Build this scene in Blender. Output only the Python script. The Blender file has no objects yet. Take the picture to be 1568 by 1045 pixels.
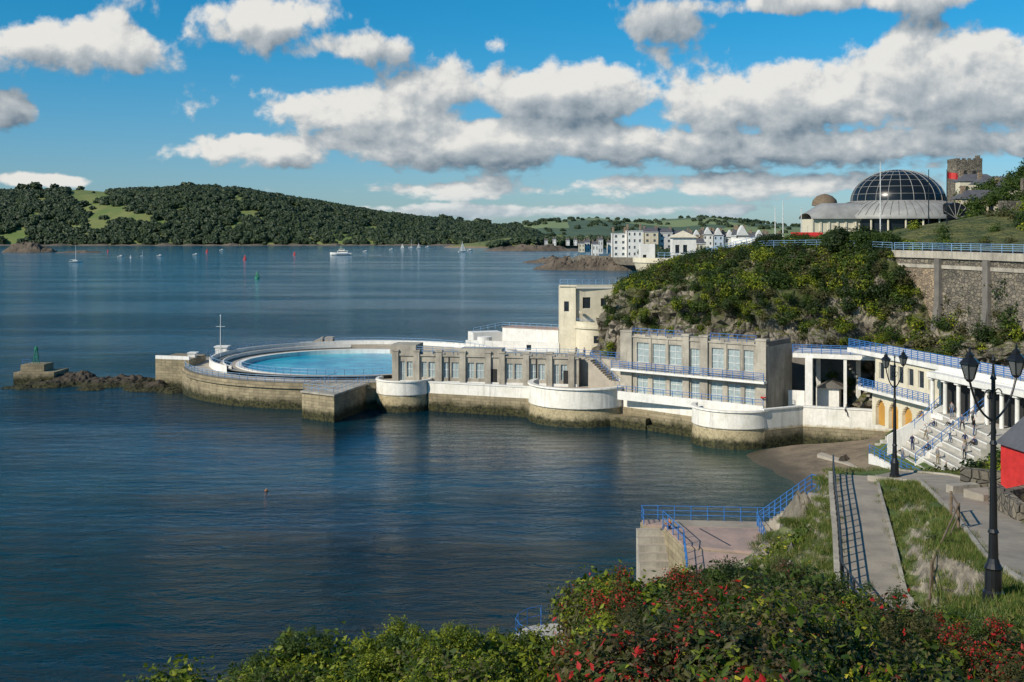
import bpy, bmesh, math, random
import numpy as np
from mathutils import Vector, noise, Matrix
random.seed(7); rng=np.random.default_rng(7)
F=1742.0; H=28.0; Y0=352.0
def X(px,d): return (px-784.0)*d/F
def Z(py,d): return H-(py-Y0)*d/F
SC=bpy.context.scene
COL=SC.collection
# ------------------------------------------------------------------ materials
def nt_new(name):
    m=bpy.data.materials.new(name); m.use_nodes=True
    nt=m.node_tree; nt.nodes.clear(); return m,nt
class N:
    def __init__(s,nt): s.nt=nt
    def node(s,t,**k):
        n=s.nt.nodes.new(t)
        for a,b in k.items(): setattr(n,a,b)
        return n
    def setin(s,n,i,v):
        if v is None: return
        if isinstance(v,bpy.types.NodeSocket): s.nt.links.new(v,n.inputs[i])
        else: n.inputs[i].default_value=v
    def m(s,op,a,b=None,c=None,clamp=False):
        n=s.node('ShaderNodeMath',operation=op); n.use_clamp=clamp
        s.setin(n,0,a); s.setin(n,1,b); s.setin(n,2,c); return n.outputs[0]
    def mix(s,f,a,b,blend='MIX'):
        n=s.node('ShaderNodeMix'); n.data_type='RGBA'; n.blend_type=blend
        s.setin(n,0,f); 
        for i,v in ((6,a),(7,b)):
            if isinstance(v,tuple) and len(v)==3: v=(*v,1)
            s.setin(n,i,v)
        return n.outputs[2]
    def noise(s,vec,scale,detail=4,rough=.55,dist=0):
        n=s.node('ShaderNodeTexNoise'); s.setin(n,'Vector',vec)
        n.inputs['Scale'].default_value=scale; n.inputs['Detail'].default_value=detail
        n.inputs['Roughness'].default_value=rough; n.inputs['Distortion'].default_value=dist
        return n.outputs['Fac']
    def voro(s,vec,scale,feature='F1',detail=0.,out='Distance'):
        n=s.node('ShaderNodeTexVoronoi'); n.feature=feature; s.setin(n,'Vector',vec); n.inputs['Scale'].default_value=scale
        if 'Detail' in n.inputs and feature=='F1': n.inputs['Detail'].default_value=detail; n.normalize=True
        return n.outputs[out]
    def pos(s): return s.node('ShaderNodeNewGeometry').outputs['Position']
    def nrm(s): return s.node('ShaderNodeNewGeometry').outputs['Normal']
    def sep(s,v):
        n=s.node('ShaderNodeSeparateXYZ'); s.setin(n,0,v); return n.outputs
    def comb(s,x,y,z):
        n=s.node('ShaderNodeCombineXYZ'); s.setin(n,0,x); s.setin(n,1,y); s.setin(n,2,z); return n.outputs[0]
    def vmul(s,v,t):
        n=s.node('ShaderNodeVectorMath',operation='MULTIPLY'); s.setin(n,0,v); n.inputs[1].default_value=t; return n.outputs[0]
    def mr(s,v,a,b,c=0.,d=1.,smooth=True):
        n=s.node('ShaderNodeMapRange'); n.interpolation_type='SMOOTHSTEP' if smooth else 'LINEAR'
        s.setin(n,0,v); n.inputs[1].default_value=a; n.inputs[2].default_value=b
        n.inputs[3].default_value=c; n.inputs[4].default_value=d; return n.outputs[0]
    def bump(s,h,strength,dist=.1):
        n=s.node('ShaderNodeBump'); s.setin(n,'Height',h)
        n.inputs['Strength'].default_value=strength; n.inputs['Distance'].default_value=dist; return n.outputs[0]
    def out(s,sh): 
        o=s.node('ShaderNodeOutputMaterial'); s.nt.links.new(sh,o.inputs[0])
    def bsdf(s,col,rough=.8,normal=None,metal=0.,spec=None):
        n=s.node('ShaderNodeBsdfPrincipled')
        if isinstance(col,tuple) and len(col)==3: col=(*col,1)
        s.setin(n,'Base Color',col); s.setin(n,'Roughness',rough); n.inputs['Metallic'].default_value=metal
        if normal is not None: s.setin(n,'Normal',normal)
        if spec is not None: n.inputs['Specular IOR Level'].default_value=spec
        return n.outputs[0]
def surf(name,c1,c2,scale=1.,rough=.85,bump=.25,bscale=6.,brick=None,algae=None,streak=.0,mortar=None,spec=.3,zband=None,bd=.06,rubble=None):
    m,nt=nt_new(name); n=N(nt); p=n.pos(); s=n.sep(p)
    f=n.noise(p,scale,6,.65); f=n.mr(f,.3,.7)
    col=n.mix(f,c1,c2)
    fine=n.noise(p,bscale,6,.7)
    col=n.mix(n.mr(fine,.35,.75,0,.35),col,tuple(x*.55 for x in c1))
    hgt=fine
    if brick:
        b=n.node('ShaderNodeTexBrick'); v=n.comb(n.m('ADD',s[0],n.m('MULTIPLY',s[1],.73)),s[2],0.)
        n.setin(b,'Vector',v); b.inputs['Scale'].default_value=1.; b.inputs['Brick Width'].default_value=brick[0]; b.inputs['Row Height'].default_value=brick[1]
        b.inputs['Mortar Size'].default_value=brick[2] if len(brick)>2 else .03
        b.inputs['Color1'].default_value=(.75,.75,.75,1); b.inputs['Color2'].default_value=(1.15,1.15,1.15,1); b.inputs['Mortar'].default_value=(.6,.6,.6,1)
        col=n.mix(.85,col,b.outputs['Color'],'MULTIPLY')
        hgt=n.m('ADD',fine,n.m('MULTIPLY',b.outputs['Fac'],-.8))
    if rubble:
        v=n.vmul(p,(1.,1.,1.5)); e=n.voro(v,rubble,'DISTANCE_TO_EDGE'); cc=n.sep(n.voro(v,rubble,'F1',0.,'Color'))[0]
        col=n.mix(1.,col,n.mix(n.mr(cc,0,1,0,1,False),(.6,.6,.62),(1.3,1.25,1.15)),'MULTIPLY')
        col=n.mix(n.mr(e,0.,.06,.6,0),col,tuple(x*.4 for x in c2)); hgt=n.m('ADD',fine,n.mr(e,0,.12,0,.8))
    if streak>0:
        sv=n.vmul(p,(1.3,1.3,.12)); g=n.noise(sv,1.2,6,.7); 
        col=n.mix(n.mr(g,.48,.72,0,streak),col,tuple(x*.35 for x in c1))
    if zband:
        wob=n.m('ADD',s[2],n.m('MULTIPLY',n.m('SUBTRACT',n.noise(p,1.2,5,.7),.5),zband[2] if len(zband)>2 else 1.))
        k=n.mr(wob,zband[0]-.25,zband[0]+.25,1,0)
        col=n.mix(k,col,n.mix(n.mr(fine,.4,.65),zband[1],tuple(x*.6 for x in zband[1])))
    if algae:
        wob=n.m('ADD',s[2],n.m('MULTIPLY',n.m('SUBTRACT',n.noise(p,.7,5,.7),.5),2.2))
        k=n.mr(wob,algae*.5,algae*1.25,1,0)
        ac=n.mix(n.mr(n.noise(p,2.5,5,.7),.4,.6),(.012,.014,.008),(.06,.058,.022))
        col=n.mix(k,col,ac)
    n.out(n.bsdf(col,rough,n.bump(hgt,bump,bd),spec=spec)); return m
def plain(name,c,rough=.5,metal=0.,spec=None):
    m,nt=nt_new(name); n=N(nt); f=n.noise(n.pos(),2.5,5,.7)
    col=n.mix(n.mr(f,.3,.75),c,tuple(x*.7 for x in c)); n.out(n.bsdf(col,rough,metal=metal,spec=spec)); return m
def foliage(name,dark,light,extra=None,trans=.25,ex=.85):
    m,nt=nt_new(name); n=N(nt)
    a=n.node('ShaderNodeAttribute',attribute_name='var').outputs['Fac']
    r=n.node('ShaderNodeObjectInfo').outputs['Random']
    big=n.noise(n.pos(),.35,2,.6)
    f=n.m('ADD',n.m('MULTIPLY',a,.5),n.m('ADD',n.m('MULTIPLY',r,.35),n.m('MULTIPLY',n.m('SUBTRACT',big,.5),1.1)),clamp=True)
    col=n.mix(f,dark,light)
    if extra: col=n.mix(n.mr(a,ex,ex+.02),col,extra)
    b=n.bsdf(col,.55,spec=.25)
    if trans<=0: n.out(b); return m
    t=n.node('ShaderNodeBsdfTranslucent'); n.setin(t,0,n.mix(.45,col,(.22,.32,.02)))
    mx=n.node('ShaderNodeMixShader'); mx.inputs[0].default_value=trans
    nt.links.new(b,mx.inputs[1]); nt.links.new(t.outputs[0],mx.inputs[2]); n.out(mx.outputs[0]); return m
# ------------------------------------------------------------------ mesh builder
class MB:
    def __init__(s): s.v=[]; s.f=[]; s.smooth=False
    def add(s,vs,fs):
        o=len(s.v); s.v+= [tuple(v) for v in vs]; s.f+=[tuple(i+o for i in f) for f in fs]
    def box(s,cx,cy,cz,sx,sy,sz,rot=0.):
        c,q=math.cos(rot),math.sin(rot); vs=[]
        for dz in(-.5,.5):
            for dx,dy in((-.5,-.5),(.5,-.5),(.5,.5),(-.5,.5)):
                x,y=dx*sx,dy*sy; vs.append((cx+x*c-y*q,cy+x*q+y*c,cz+dz*sz))
        s.add(vs,[(3,2,1,0),(4,5,6,7),(0,1,5,4),(1,2,6,5),(2,3,7,6),(3,0,4,7)])
    def line(s,p0,p1,z0,z1,front=0.,back=.3,z0b=None,z1b=None):
        dx,dy=p1[0]-p0[0],p1[1]-p0[1]; L=math.hypot(dx,dy) or 1; ux,uy=dx/L,dy/L; nx,ny=uy,-ux
        z0b=z0 if z0b is None else z0b; z1b=z1 if z1b is None else z1b
        a=[(p0[0]+nx*front,p0[1]+ny*front),(p1[0]+nx*front,p1[1]+ny*front),(p1[0]-nx*back,p1[1]-ny*back),(p0[0]-nx*back,p0[1]-ny*back)]
        zl=[z0,z0b,z0b,z0]; zh=[z1,z1b,z1b,z1]
        vs=[(a[i][0],a[i][1],zl[i]) for i in range(4)]+[(a[i][0],a[i][1],zh[i]) for i in range(4)]
        s.add(vs,[(3,2,1,0),(4,5,6,7),(0,1,5,4),(1,2,6,5),(2,3,7,6),(3,0,4,7)])
    def cyl(s,p0,p1,r0,r1=None,n=8):
        r1=r0 if r1 is None else r1; p0=Vector(p0);p1=Vector(p1); d=(p1-p0)
        if d.length<1e-6: return
        d.normalize(); a=d.orthogonal().normalized(); b=d.cross(a); vs=[]
        for p,r in((p0,r0),(p1,r1)):
            for i in range(n):
                t=2*math.pi*i/n; vs.append(p+a*math.cos(t)*r+b*math.sin(t)*r)
        s.add(vs,[(i,(i+1)%n,n+(i+1)%n,n+i) for i in range(n)]+[tuple(range(n))[::-1],tuple(range(n,2*n))])
    def tube(s,pts,r,n=6):
        for a,b in zip(pts[:-1],pts[1:]): s.cyl(a,b,r,r,n)
    def lathe(s,cx,cy,prof,n=32,a0=0.,a1=2*math.pi):
        full=abs(a1-a0-2*math.pi)<1e-6; m=n if full else n+1; vs=[]
        for r,z in prof:
            for i in range(m):
                t=a0+(a1-a0)*i/n; vs.append((cx+r*math.cos(t),cy+r*math.sin(t),z))
        fs=[]
        for j in range(len(prof)-1):
            for i in range(n):
                k=(i+1)%m; fs.append((j*m+i,j*m+k,(j+1)*m+k,(j+1)*m+i))
        s.add(vs,fs)
    def prism(s,pts,z0,z1):
        n=len(pts); s.add([(x,y,z0) for x,y in pts]+[(x,y,z1) for x,y in pts],
              [tuple(range(n))[::-1],tuple(range(n,2*n))]+[(i,(i+1)%n,n+(i+1)%n,n+i) for i in range(n)])
    def grid(s,rows):
        m=len(rows[0]); s.add([p for r in rows for p in r],
            [(j*m+i,j*m+i+1,(j+1)*m+i+1,(j+1)*m+i) for j in range(len(rows)-1) for i in range(m-1)])
    def obj(s,name,mat,parent=None,recalc=True,smooth=False):
        me=bpy.data.meshes.new(name); me.from_pydata(s.v,[],s.f)
        if recalc:
            b=bmesh.new(); b.from_mesh(me); bmesh.ops.recalc_face_normals(b,faces=b.faces); b.to_mesh(me); b.free()
        me.materials.append(mat)
        if smooth or s.smooth: me.polygons.foreach_set('use_smooth',[True]*len(me.polygons))
        o=bpy.data.objects.new(name,me); COL.objects.link(o)
        if parent: o.parent=parent
        return o
class Thing:
    def __init__(s,name): s.name=name; s.p={}
    def part(s,n,mat,smooth=False):
        if n not in s.p: mb=MB(); mb.smooth=smooth; s.p[n]=(mb,mat)
        return s.p[n][0]
    def done(s,extra=()):
        if len(s.p)==1 and not extra:
            (mb,mat),=s.p.values(); return mb.obj(s.name,mat)
        e=bpy.data.objects.new(s.name,None); COL.objects.link(e)
        for n,(mb,mat) in s.p.items():
            if mb.v: mb.obj(n,mat,e)
        for o in extra: o.parent=e
        return e
def railing(mb,pts,h=1.1,sp=1.6,rails=3,r=.03,closed=False):
    if closed: pts=pts+[pts[0]]
    for a,b in zip(pts[:-1],pts[1:]):
        a=Vector(a);b=Vector(b); L=(b-a).length; n=max(1,round(L/sp))
        for i in range(n+1):
            p=a.lerp(b,i/n); mb.cyl(p,p+Vector((0,0,h)),r*1.25,r*1.25,5)
        for k in range(rails):
            z=h*(1-k/rails*.95); mb.cyl(a+Vector((0,0,z)),b+Vector((0,0,z)),r,r,5)
def wall(T,p0,p1,z0,z1,ops=(),th=.35,wp='walls',wm=None,gm=None,fm=None,mull=1,trans=1,rec=.22,gp='windows',fp='frames'):
    dx,dy=p1[0]-p0[0],p1[1]-p0[1]; L=math.hypot(dx,dy); ux,uy=dx/L,dy/L; nx,ny=uy,-ux
    P=lambda s:(p0[0]+ux*s,p0[1]+uy*s)
    W=T.part(wp,wm); xs=sorted({0.,L,*[o[0] for o in ops],*[o[1] for o in ops]})
    for a,b in zip(xs[:-1],xs[1:]):
        if b-a<1e-4: continue
        mid=(a+b)/2; cur=z0
        for o in sorted([o for o in ops if o[0]<mid<o[1]],key=lambda o:o[2]):
            if o[2]-cur>1e-3: W.line(P(a),P(b),cur,o[2],0,th)
            cur=o[3]
        if z1-cur>1e-3: W.line(P(a),P(b),cur,z1,0,th)
    for o in ops:
        if gm:
            T.part(gp,gm).line(P(o[0]),P(o[1]),o[2],o[3],-rec,rec+.04)
        if fm:
            fr=T.part(fp,fm); w=.07
            for i in range(mull+1):
                s=o[0]+(o[1]-o[0])*i/mull; s0=max(o[0],s-w/2); s1=min(o[1],s+w/2); fr.line(P(s0),P(s1),o[2],o[3],-rec+.06,rec)
            for i in range(trans+1):
                z=o[2]+(o[3]-o[2])*i/trans; za=max(o[2],z-w/2); zb=min(o[3],z+w/2); fr.line(P(o[0]),P(o[1]),za,zb,-rec+.05,rec)
    return P
# ------------------------------------------------------------------ shared materials
M={}
M['white']=surf('white_painted_render',(.82,.80,.75),(.68,.67,.62),.5,.7,.15,3,streak=.35)
M['step']=surf('pale_step_concrete',(.52,.49,.43),(.38,.36,.31),.8,.8,.2,4,streak=.2)
M['cream']=surf('cream_render',(.70,.64,.49),(.58,.53,.40),.5,.8,.2,3,streak=.3)
M['bastion']=surf('white_seawall_paint',(.84,.81,.74),(.70,.67,.58),.6,.75,.25,3,streak=.5,zband=(2.5,(.42,.35,.21),.9),algae=1.3)
M['seastone']=surf('sea_wall_stone',(.36,.30,.19),(.22,.185,.12),.5,.9,.5,3,brick=(1.1,.45),algae=1.6,streak=.45)
M['concrete']=surf('weathered_concrete',(.48,.44,.36),(.27,.245,.205),.35,.85,.45,3,streak=.75)
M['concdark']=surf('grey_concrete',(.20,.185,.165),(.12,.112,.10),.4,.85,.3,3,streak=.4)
M['deck']=surf('promenade_paving',(.42,.37,.30),(.32,.285,.235),.4,.85,.15,4)
M['path']=surf('path_concrete',(.36,.315,.25),(.23,.205,.17),.5,.9,.4,7,streak=0)
M['pink']=surf('pink_concrete',(.42,.30,.25),(.27,.215,.19),.6,.9,.3,5)
M['wallstone']=surf('limestone_wall',(.27,.24,.195),(.15,.14,.115),.16,.9,1.,2.5,streak=.5,rubble=1.5,bd=.15)
M['pinkstone']=surf('rubble_stone',(.36,.28,.20),(.24,.20,.15),.4,.9,.9,2.5,rubble=2.2,streak=.3,bd=.12)
M['blue']=plain('blue_painted_metal',(.04,.17,.46),.4)
M['paleblue']=plain('pale_blue_metal',(.22,.38,.58),.4)
M['black']=plain('black_painted_iron',(.012,.013,.015),.35)
M['glass']=plain('window_glass_pale',(.36,.43,.43),.15)
M['dglass']=plain('dark_window_glass',(.02,.03,.04),.08)
M['domeglass']=plain('dome_glass_tinted',(.010,.014,.018),.25,spec=.3)
M['frame']=plain('white_window_frame',(.7,.7,.68),.5)
M['metalroof']=surf('zinc_roof',(.34,.34,.32),(.24,.24,.23),.4,.5,.1,3)
M['slate']=surf('slate_roof',(.12,.12,.13),(.08,.08,.09),.6,.6,.2,4)
M['ochre']=surf('ochre_doors',(.56,.30,.06),(.40,.21,.05),.8,.7,.1,5)
M['wood']=surf('weathered_wood',(.20,.15,.10),(.12,.09,.06),2,.8,.3,9)
M['red']=plain('red_paint',(.60,.035,.03),.5)
M['green']=plain('green_paint',(.01,.22,.10),.5)
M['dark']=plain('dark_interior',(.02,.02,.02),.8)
M['lamp_glass']=plain('lantern_glass',(.12,.13,.13),.1)
M['outcrop']=surf('outcrop_rock',(.36,.32,.25),(.14,.125,.10),.5,.92,1.,2.5,bd=.5,streak=.6)
# ------------------------------------------------------------------ sea
def sea():
    m,nt=nt_new('sea_water_surface'); n=N(nt); p=n.pos(); s=n.sep(p)
    w1=n.noise(n.vmul(p,(.42,1.,1.)),.6,6,.62,.5)
    w2=n.noise(n.vmul(p,(.4,1.,1.)),.12,3,.5)
    w3=n.noise(n.vmul(p,(.6,1.,1.)),1.6,3,.6)
    patch=n.noise(n.vmul(p,(.22,1.,1.)),.02,4,.6)
    patch=n.mr(patch,.4,.6)
    h=n.m('ADD',n.m('MULTIPLY',w1,1.2),n.m('ADD',n.m('MULTIPLY',w2,1.7),n.m('MULTIPLY',w3,.34)))
    amp=n.m('ADD',.45,n.m('MULTIPLY',patch,.75))
    bay=n.m('MULTIPLY',n.m('MULTIPLY',n.mr(s[0],-75.,-15.),n.mr(s[1],95.,130.)),n.mr(s[1],200.,178.))
    amp=n.m('MULTIPLY',amp,n.m('SUBTRACT',1.,n.m('MULTIPLY',bay,.66)))
    near=n.mr(s[1],130.,65.,0.,1.1); amp=n.m('MULTIPLY',amp,n.m('ADD',1.,near))
    h=n.m('MULTIPLY',h,amp)
    shallow=n.mr(n.noise(p,.03,3,.5),.4,.7)
    col=n.mix(shallow,(.001,.018,.032),(.001,.036,.052))
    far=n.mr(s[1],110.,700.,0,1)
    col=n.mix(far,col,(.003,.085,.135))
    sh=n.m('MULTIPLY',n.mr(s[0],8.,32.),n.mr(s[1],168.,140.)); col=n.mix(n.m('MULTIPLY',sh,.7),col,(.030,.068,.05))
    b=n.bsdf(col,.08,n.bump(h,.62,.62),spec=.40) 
    bs=[x for x in nt.nodes if x.type=='BSDF_PRINCIPLED'][0]; bs.inputs['IOR'].default_value=1.33
    n.out(b)
    mb=MB(); mb.grid([[(-16000,-3000,0),(16000,-3000,0)],[(-16000,22000,0),(16000,22000,0)]])
    mb.obj('sea_water',m)
sea()
# ------------------------------------------------------------------ foliage clumps
def attr(me,vals):
    a=me.attributes.new('var','FLOAT','FACE'); a.data.foreach_set('value',vals)
def leafclump(name,n,ls,mat,seed=0,squash=.8,pw=.45):
    r=np.random.default_rng(seed); d=r.normal(size=(n,3)); d/=np.linalg.norm(d,axis=1)[:,None]
    rad=r.random(n)**pw; lump=1+.32*np.sin(d[:,0]*4+seed)*np.cos(d[:,1]*5-seed)+.16*np.sin(d[:,2]*9+seed)
    c=d*(rad*lump)[:,None]; c[:,2]*=squash
    nn=d+r.normal(size=(n,3))*.7; nn[:,2]+=.4; nn/=np.linalg.norm(nn,axis=1)[:,None]
    t=np.cross(nn,r.normal(size=(n,3))); t/=np.linalg.norm(t,axis=1)[:,None]; b=np.cross(nn,t)
    L=(ls*(.6+.8*r.random(n)))[:,None]
    v=np.stack([c-t*L,c+b*L*.55-nn*L*.12,c+t*L,c-b*L*.55-nn*L*.12],1).reshape(-1,3)
    me=bpy.data.meshes.new(name); me.from_pydata(v.tolist(),[],[(4*i,4*i+1,4*i+2,4*i+3) for i in range(n)])
    me.materials.append(mat); attr(me,(r.random(n)).tolist()); return me
def crownmesh(name,mat,seed):
    b=bmesh.new(); bmesh.ops.create_icosphere(b,subdivisions=3,radius=1)
    for v in b.verts:
        k=noise.fractal(v.co*2.2+Vector((seed*7,0,0)),1.,2.,4); v.co*= .9+.42*k; v.co.z*=.85
    me=bpy.data.meshes.new(name); b.to_mesh(me); b.free(); me.materials.append(mat)
    attr(me,rng.random(len(me.polygons)).tolist()); return me
def scatter(name,pts,mesh,parent=None,tilt=.3):
    vs=[];fs=[]
    for x,y,z,s in pts:
        a=random.uniform(0,6.283); nz=Vector((random.uniform(-tilt,tilt),random.uniform(-tilt,tilt),1)).normalized()
        t=Vector((math.cos(a),math.sin(a),0)); t=(t-nz*t.dot(nz)).normalized(); b=nz.cross(t); c=Vector((x,y,z)); h=s/2
        o=len(vs); vs+=[c-t*h-b*h,c+t*h-b*h,c+t*h+b*h,c-t*h+b*h]; fs.append((o,o+1,o+2,o+3))
    me=bpy.data.meshes.new(name); me.from_pydata([tuple(v) for v in vs],[],fs)
    o=bpy.data.objects.new(name,me); COL.objects.link(o); o.instance_type='FACES'; o.use_instance_faces_scale=True
    o.show_instancer_for_render=False; o.show_instancer_for_viewport=False
    c=bpy.data.objects.new(name+'_clump',mesh); COL.objects.link(c); c.parent=o
    if parent: o.parent=parent
    return o
def group(name):
    e=bpy.data.objects.new(name,None); COL.objects.link(e); return e
FM={'shrub':foliage('shrub_leaves',(.012,.030,.006),(.085,.13,.02)),
 'olive':foliage('olive_leaves',(.024,.028,.010),(.13,.12,.04)),
 'bright':foliage('bright_leaves',(.035,.07,.006),(.24,.28,.02),(.36,.34,.03),ex=.88),
 'dark':foliage('dark_leaves',(.008,.018,.006),(.042,.07,.018)),
 'red':foliage('red_leaves',(.02,.03,.008),(.12,.10,.02),(.38,.018,.018),ex=.62),
 'brown':foliage('brown_stems',(.035,.030,.015),(.16,.12,.06),(.26,.05,.03),ex=.86),
 'far':foliage('far_woodland',(.009,.022,.012),(.050,.070,.024),trans=.0)}  # far_woodland: slight blue in the leaf colour stands in for distance haze
CL={}
for k in('shrub','olive','bright','dark'):
    CL[k]=[leafclump(k+'_clump',380,.13,FM[k],i*3+1) for i in range(2)]
NEAR={k:leafclump(k+'_near',ln,ls,FM[k],11+i) for i,(k,ln,ls) in enumerate((('bright',480,.10),('shrub',520,.095),('olive',650,.075),('red',520,.09),('brown',700,.06),('dark',560,.085)))}
FAR=[crownmesh('crown',FM['far'],i) for i in range(2)]
def lerp_tab(tab,x):
    if x<=tab[0][0]: return tab[0][1]
    for a,b in zip(tab[:-1],tab[1:]):
        if x<=b[0]: return a[1]+(b[1]-a[1])*(x-a[0])/(b[0]-a[0])
    return tab[-1][1]
def fbm(x,y,z=0.,o=4): return noise.fractal(Vector((x,y,z)),1.,2.,o)
# ------------------------------------------------------------------ far headland
def landmat(name,g1,g2,rock,field=None):
    m,nt=nt_new(name); n=N(nt); p=n.pos(); s=n.sep(p)
    f=n.mr(n.noise(p,.02,5,.6),.35,.65); col=n.mix(f,g1,g2)
    if field:
        k=n.sep(n.voro(n.vmul(p,(.0045,.0026,0.)),1.,'F1',0.,'Color'))[0]; col=n.mix(n.mr(k,.3,.6),col,field)
    col=n.mix(n.mr(s[2],1.,3.,1,0),col,rock)
    n.out(n.bsdf(col,.9)); return m
RIDGE=[(-900,300),(-300,292),(0,298),(60,292),(130,296),(200,293),(270,291),(350,297),(420,307),(500,320),(560,329),(620,336),(700,344),(760,350),(815,356),(850,372)]
def head_z(px,t):
    zr=28+(352-lerp_tab(RIDGE,px))*2400/F
    return zr*math.sin(min(t,1.)*math.pi/2)**.9 if t<=1 else zr*(1-(t-1)*.5)
def inpoly(x,y,poly):
    c=False; j=len(poly)-1
    for i in range(len(poly)):
        xi,yi=poly[i]; xj,yj=poly[j]
        if (yi>y)!=(yj>y) and x<(xj-xi)*(y-yi)/(yj-yi)+xi: c=not c
        j=i
    return c
rows=[]
for j in range(28):
    t=j/16; d=2030+370*t
    rows.append([(X(px,2200),d+18*fbm(px*.01,3.),max(-2,head_z(px,t)+(6*fbm(px*.012,t*3) if j>0 else 0)) if j else -3) for px in range(-900,860,12)])
mb=MB(); mb.grid(rows); mb.obj('distant_headland',landmat('headland_grass',(.10,.15,.035),(.17,.19,.06),(.16,.13,.10)),smooth=True)
meadows=[[(100,290),(172,290),(160,305),(150,314),(190,318),(235,333),(228,342),(165,338),(120,322)]]
pts=[[],[]]
for i in range(13500):
    px=random.uniform(-880,835); t=random.uniform(0.,1.12); d=2030+370*t; z=head_z(px,t); x=X(px,2200)
    pxx=784+x/d*F; py=352+(28-z)/d*F
    if any(inpoly(pxx,py,mw) for mw in meadows[:1]) and random.random()>.05: continue
    if fbm(px*.02,t*4.,9.)>.46 and t<.9: continue
    s=random.uniform(4.,9.5); pts[i%2].append((x,d,z+s*.35,s))
for c,w,k in((365,18,9),(310,40,7),(690,14,5),(740,10,3),(60,30,6)):
    for i in range(k):
        px=c+random.uniform(-w,w); z=head_z(px,1.); pts[0].append((X(px,2400),2400,z+9,random.uniform(8,12)))
g=group('headland_woodland'); scatter('woodland_a',pts[0],FAR[0],g); scatter('woodland_b',pts[1],FAR[1],g)
T=Thing('headland_shore'); R=T.part('rocks',surf('shore_rock',(.20,.16,.12),(.08,.07,.05),.05,.9,.5,.4))
pr=[]
for px in range(-900,860,6): 
    pr.append((X(px,2010),2010+12*fbm(px*.02,1.),max(0.2,1.6+4*fbm(px*.05,2.))))
R.grid([[(p[0],p[1]-14,-1) for p in pr],[(p[0],p[1]-4,p[2]*.7) for p in pr],pr,[(p[0],p[1]+45,p[2]) for p in pr]]); T.done()
# ------------------------------------------------------------------ distant hills with fields
R2=[(300,358),(640,354),(760,347),(830,339),(900,335),(960,337),(1010,341),(1050,335),(1100,333),(1150,338),(1210,345),(1300,350),(1900,345)]
rows=[]
for j in range(14):
    t=j/10; d=3600+1400*t
    rows.append([(X(px,4600),d,(28+(352-lerp_tab(R2,px))*5000/F)*math.sin(min(t,1)*math.pi/2)+5*fbm(px*.02,t) if j else -2) for px in range(300,1900,12)])
mb=MB(); mb.grid(rows); mb.obj('distant_hills',landmat('hill_fields',(.045,.085,.05),(.07,.11,.06),(.07,.08,.06),(.17,.22,.09)),smooth=True)
pts=[]
for i in range(1000):
    px=random.uniform(700,1500); t=random.uniform(.0,1.02); d=3600+1400*t
    if fbm(px*.02,t*6,4.)<.05 and t<.95: continue
    z=(28+(352-lerp_tab(R2,px))*5000/F)*math.sin(min(t,1)*math.pi/2); pts.append((X(px,4600),d,z+2,random.uniform(8,13)))
scatter('hill_trees',pts,FAR[0])
def mound(name,cx,cy,rx,ry,h,mat,seed=0,n=40,z0=-1.,spiky=.5,fr=.18,smooth=False,ex=.6):
    rows=[]
    for j in range(n+1):
        v=-1+2*j/n; row=[]
        for i in range(n*2+1):
            u=-1+i/n; r=math.hypot(u,v); x=cx+u*rx; y=cy+v*ry
            k=max(0,1-r**2.); nn=fbm(x*fr+seed,y*fr,seed)+.5*fbm(x*fr*3,y*fr*3,seed+5.)
            row.append((x+rx*.05*nn,y+ry*.04*nn,z0+(h-z0)*k**ex*(1+spiky*nn) if r<1 else z0))
        rows.append(row)
    mb=MB(); mb.grid(rows); return mb.obj(name,mat,smooth=smooth)
M['rock']=surf('reef_rock',(.095,.075,.055),(.04,.033,.026),.35,.9,1.,1.8,algae=.9,bd=.35)
M['rockfar']=surf('coastal_rock_far',(.17,.135,.10),(.07,.058,.045),.06,.9,1.,.5,bd=1.2)
mound('wooded_shore',X(900,1800),1800,230,60,14,landmat('shore_grass',(.10,.13,.04),(.14,.15,.06),(.2,.15,.1)),3,fr=.02)
pts=[]
for i in range(420):
    px=random.uniform(745,1120); d=random.uniform(1720,1830); k=1 if px>800 else (px-745)/55
    if fbm(px*.03,d*.01)>.25: continue
    s=random.uniform(4.5,8); pts.append((X(px,d),d,8*k+s*.4+4*max(0,fbm(px*.02,1.)),s))
scatter('shoreline_trees',pts,FAR[1])
mound('rocky_point',X(815,1500),1510,66,20,7,M['rockfar'],8,fr=.05)
mound('rocky_islet',X(40,1400),1410,34,16,10,M['rockfar'],4,fr=.06)
mound('rocky_islet',X(120,1380),1385,34,6,2,M['rockfar'],5,fr=.06)
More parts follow.
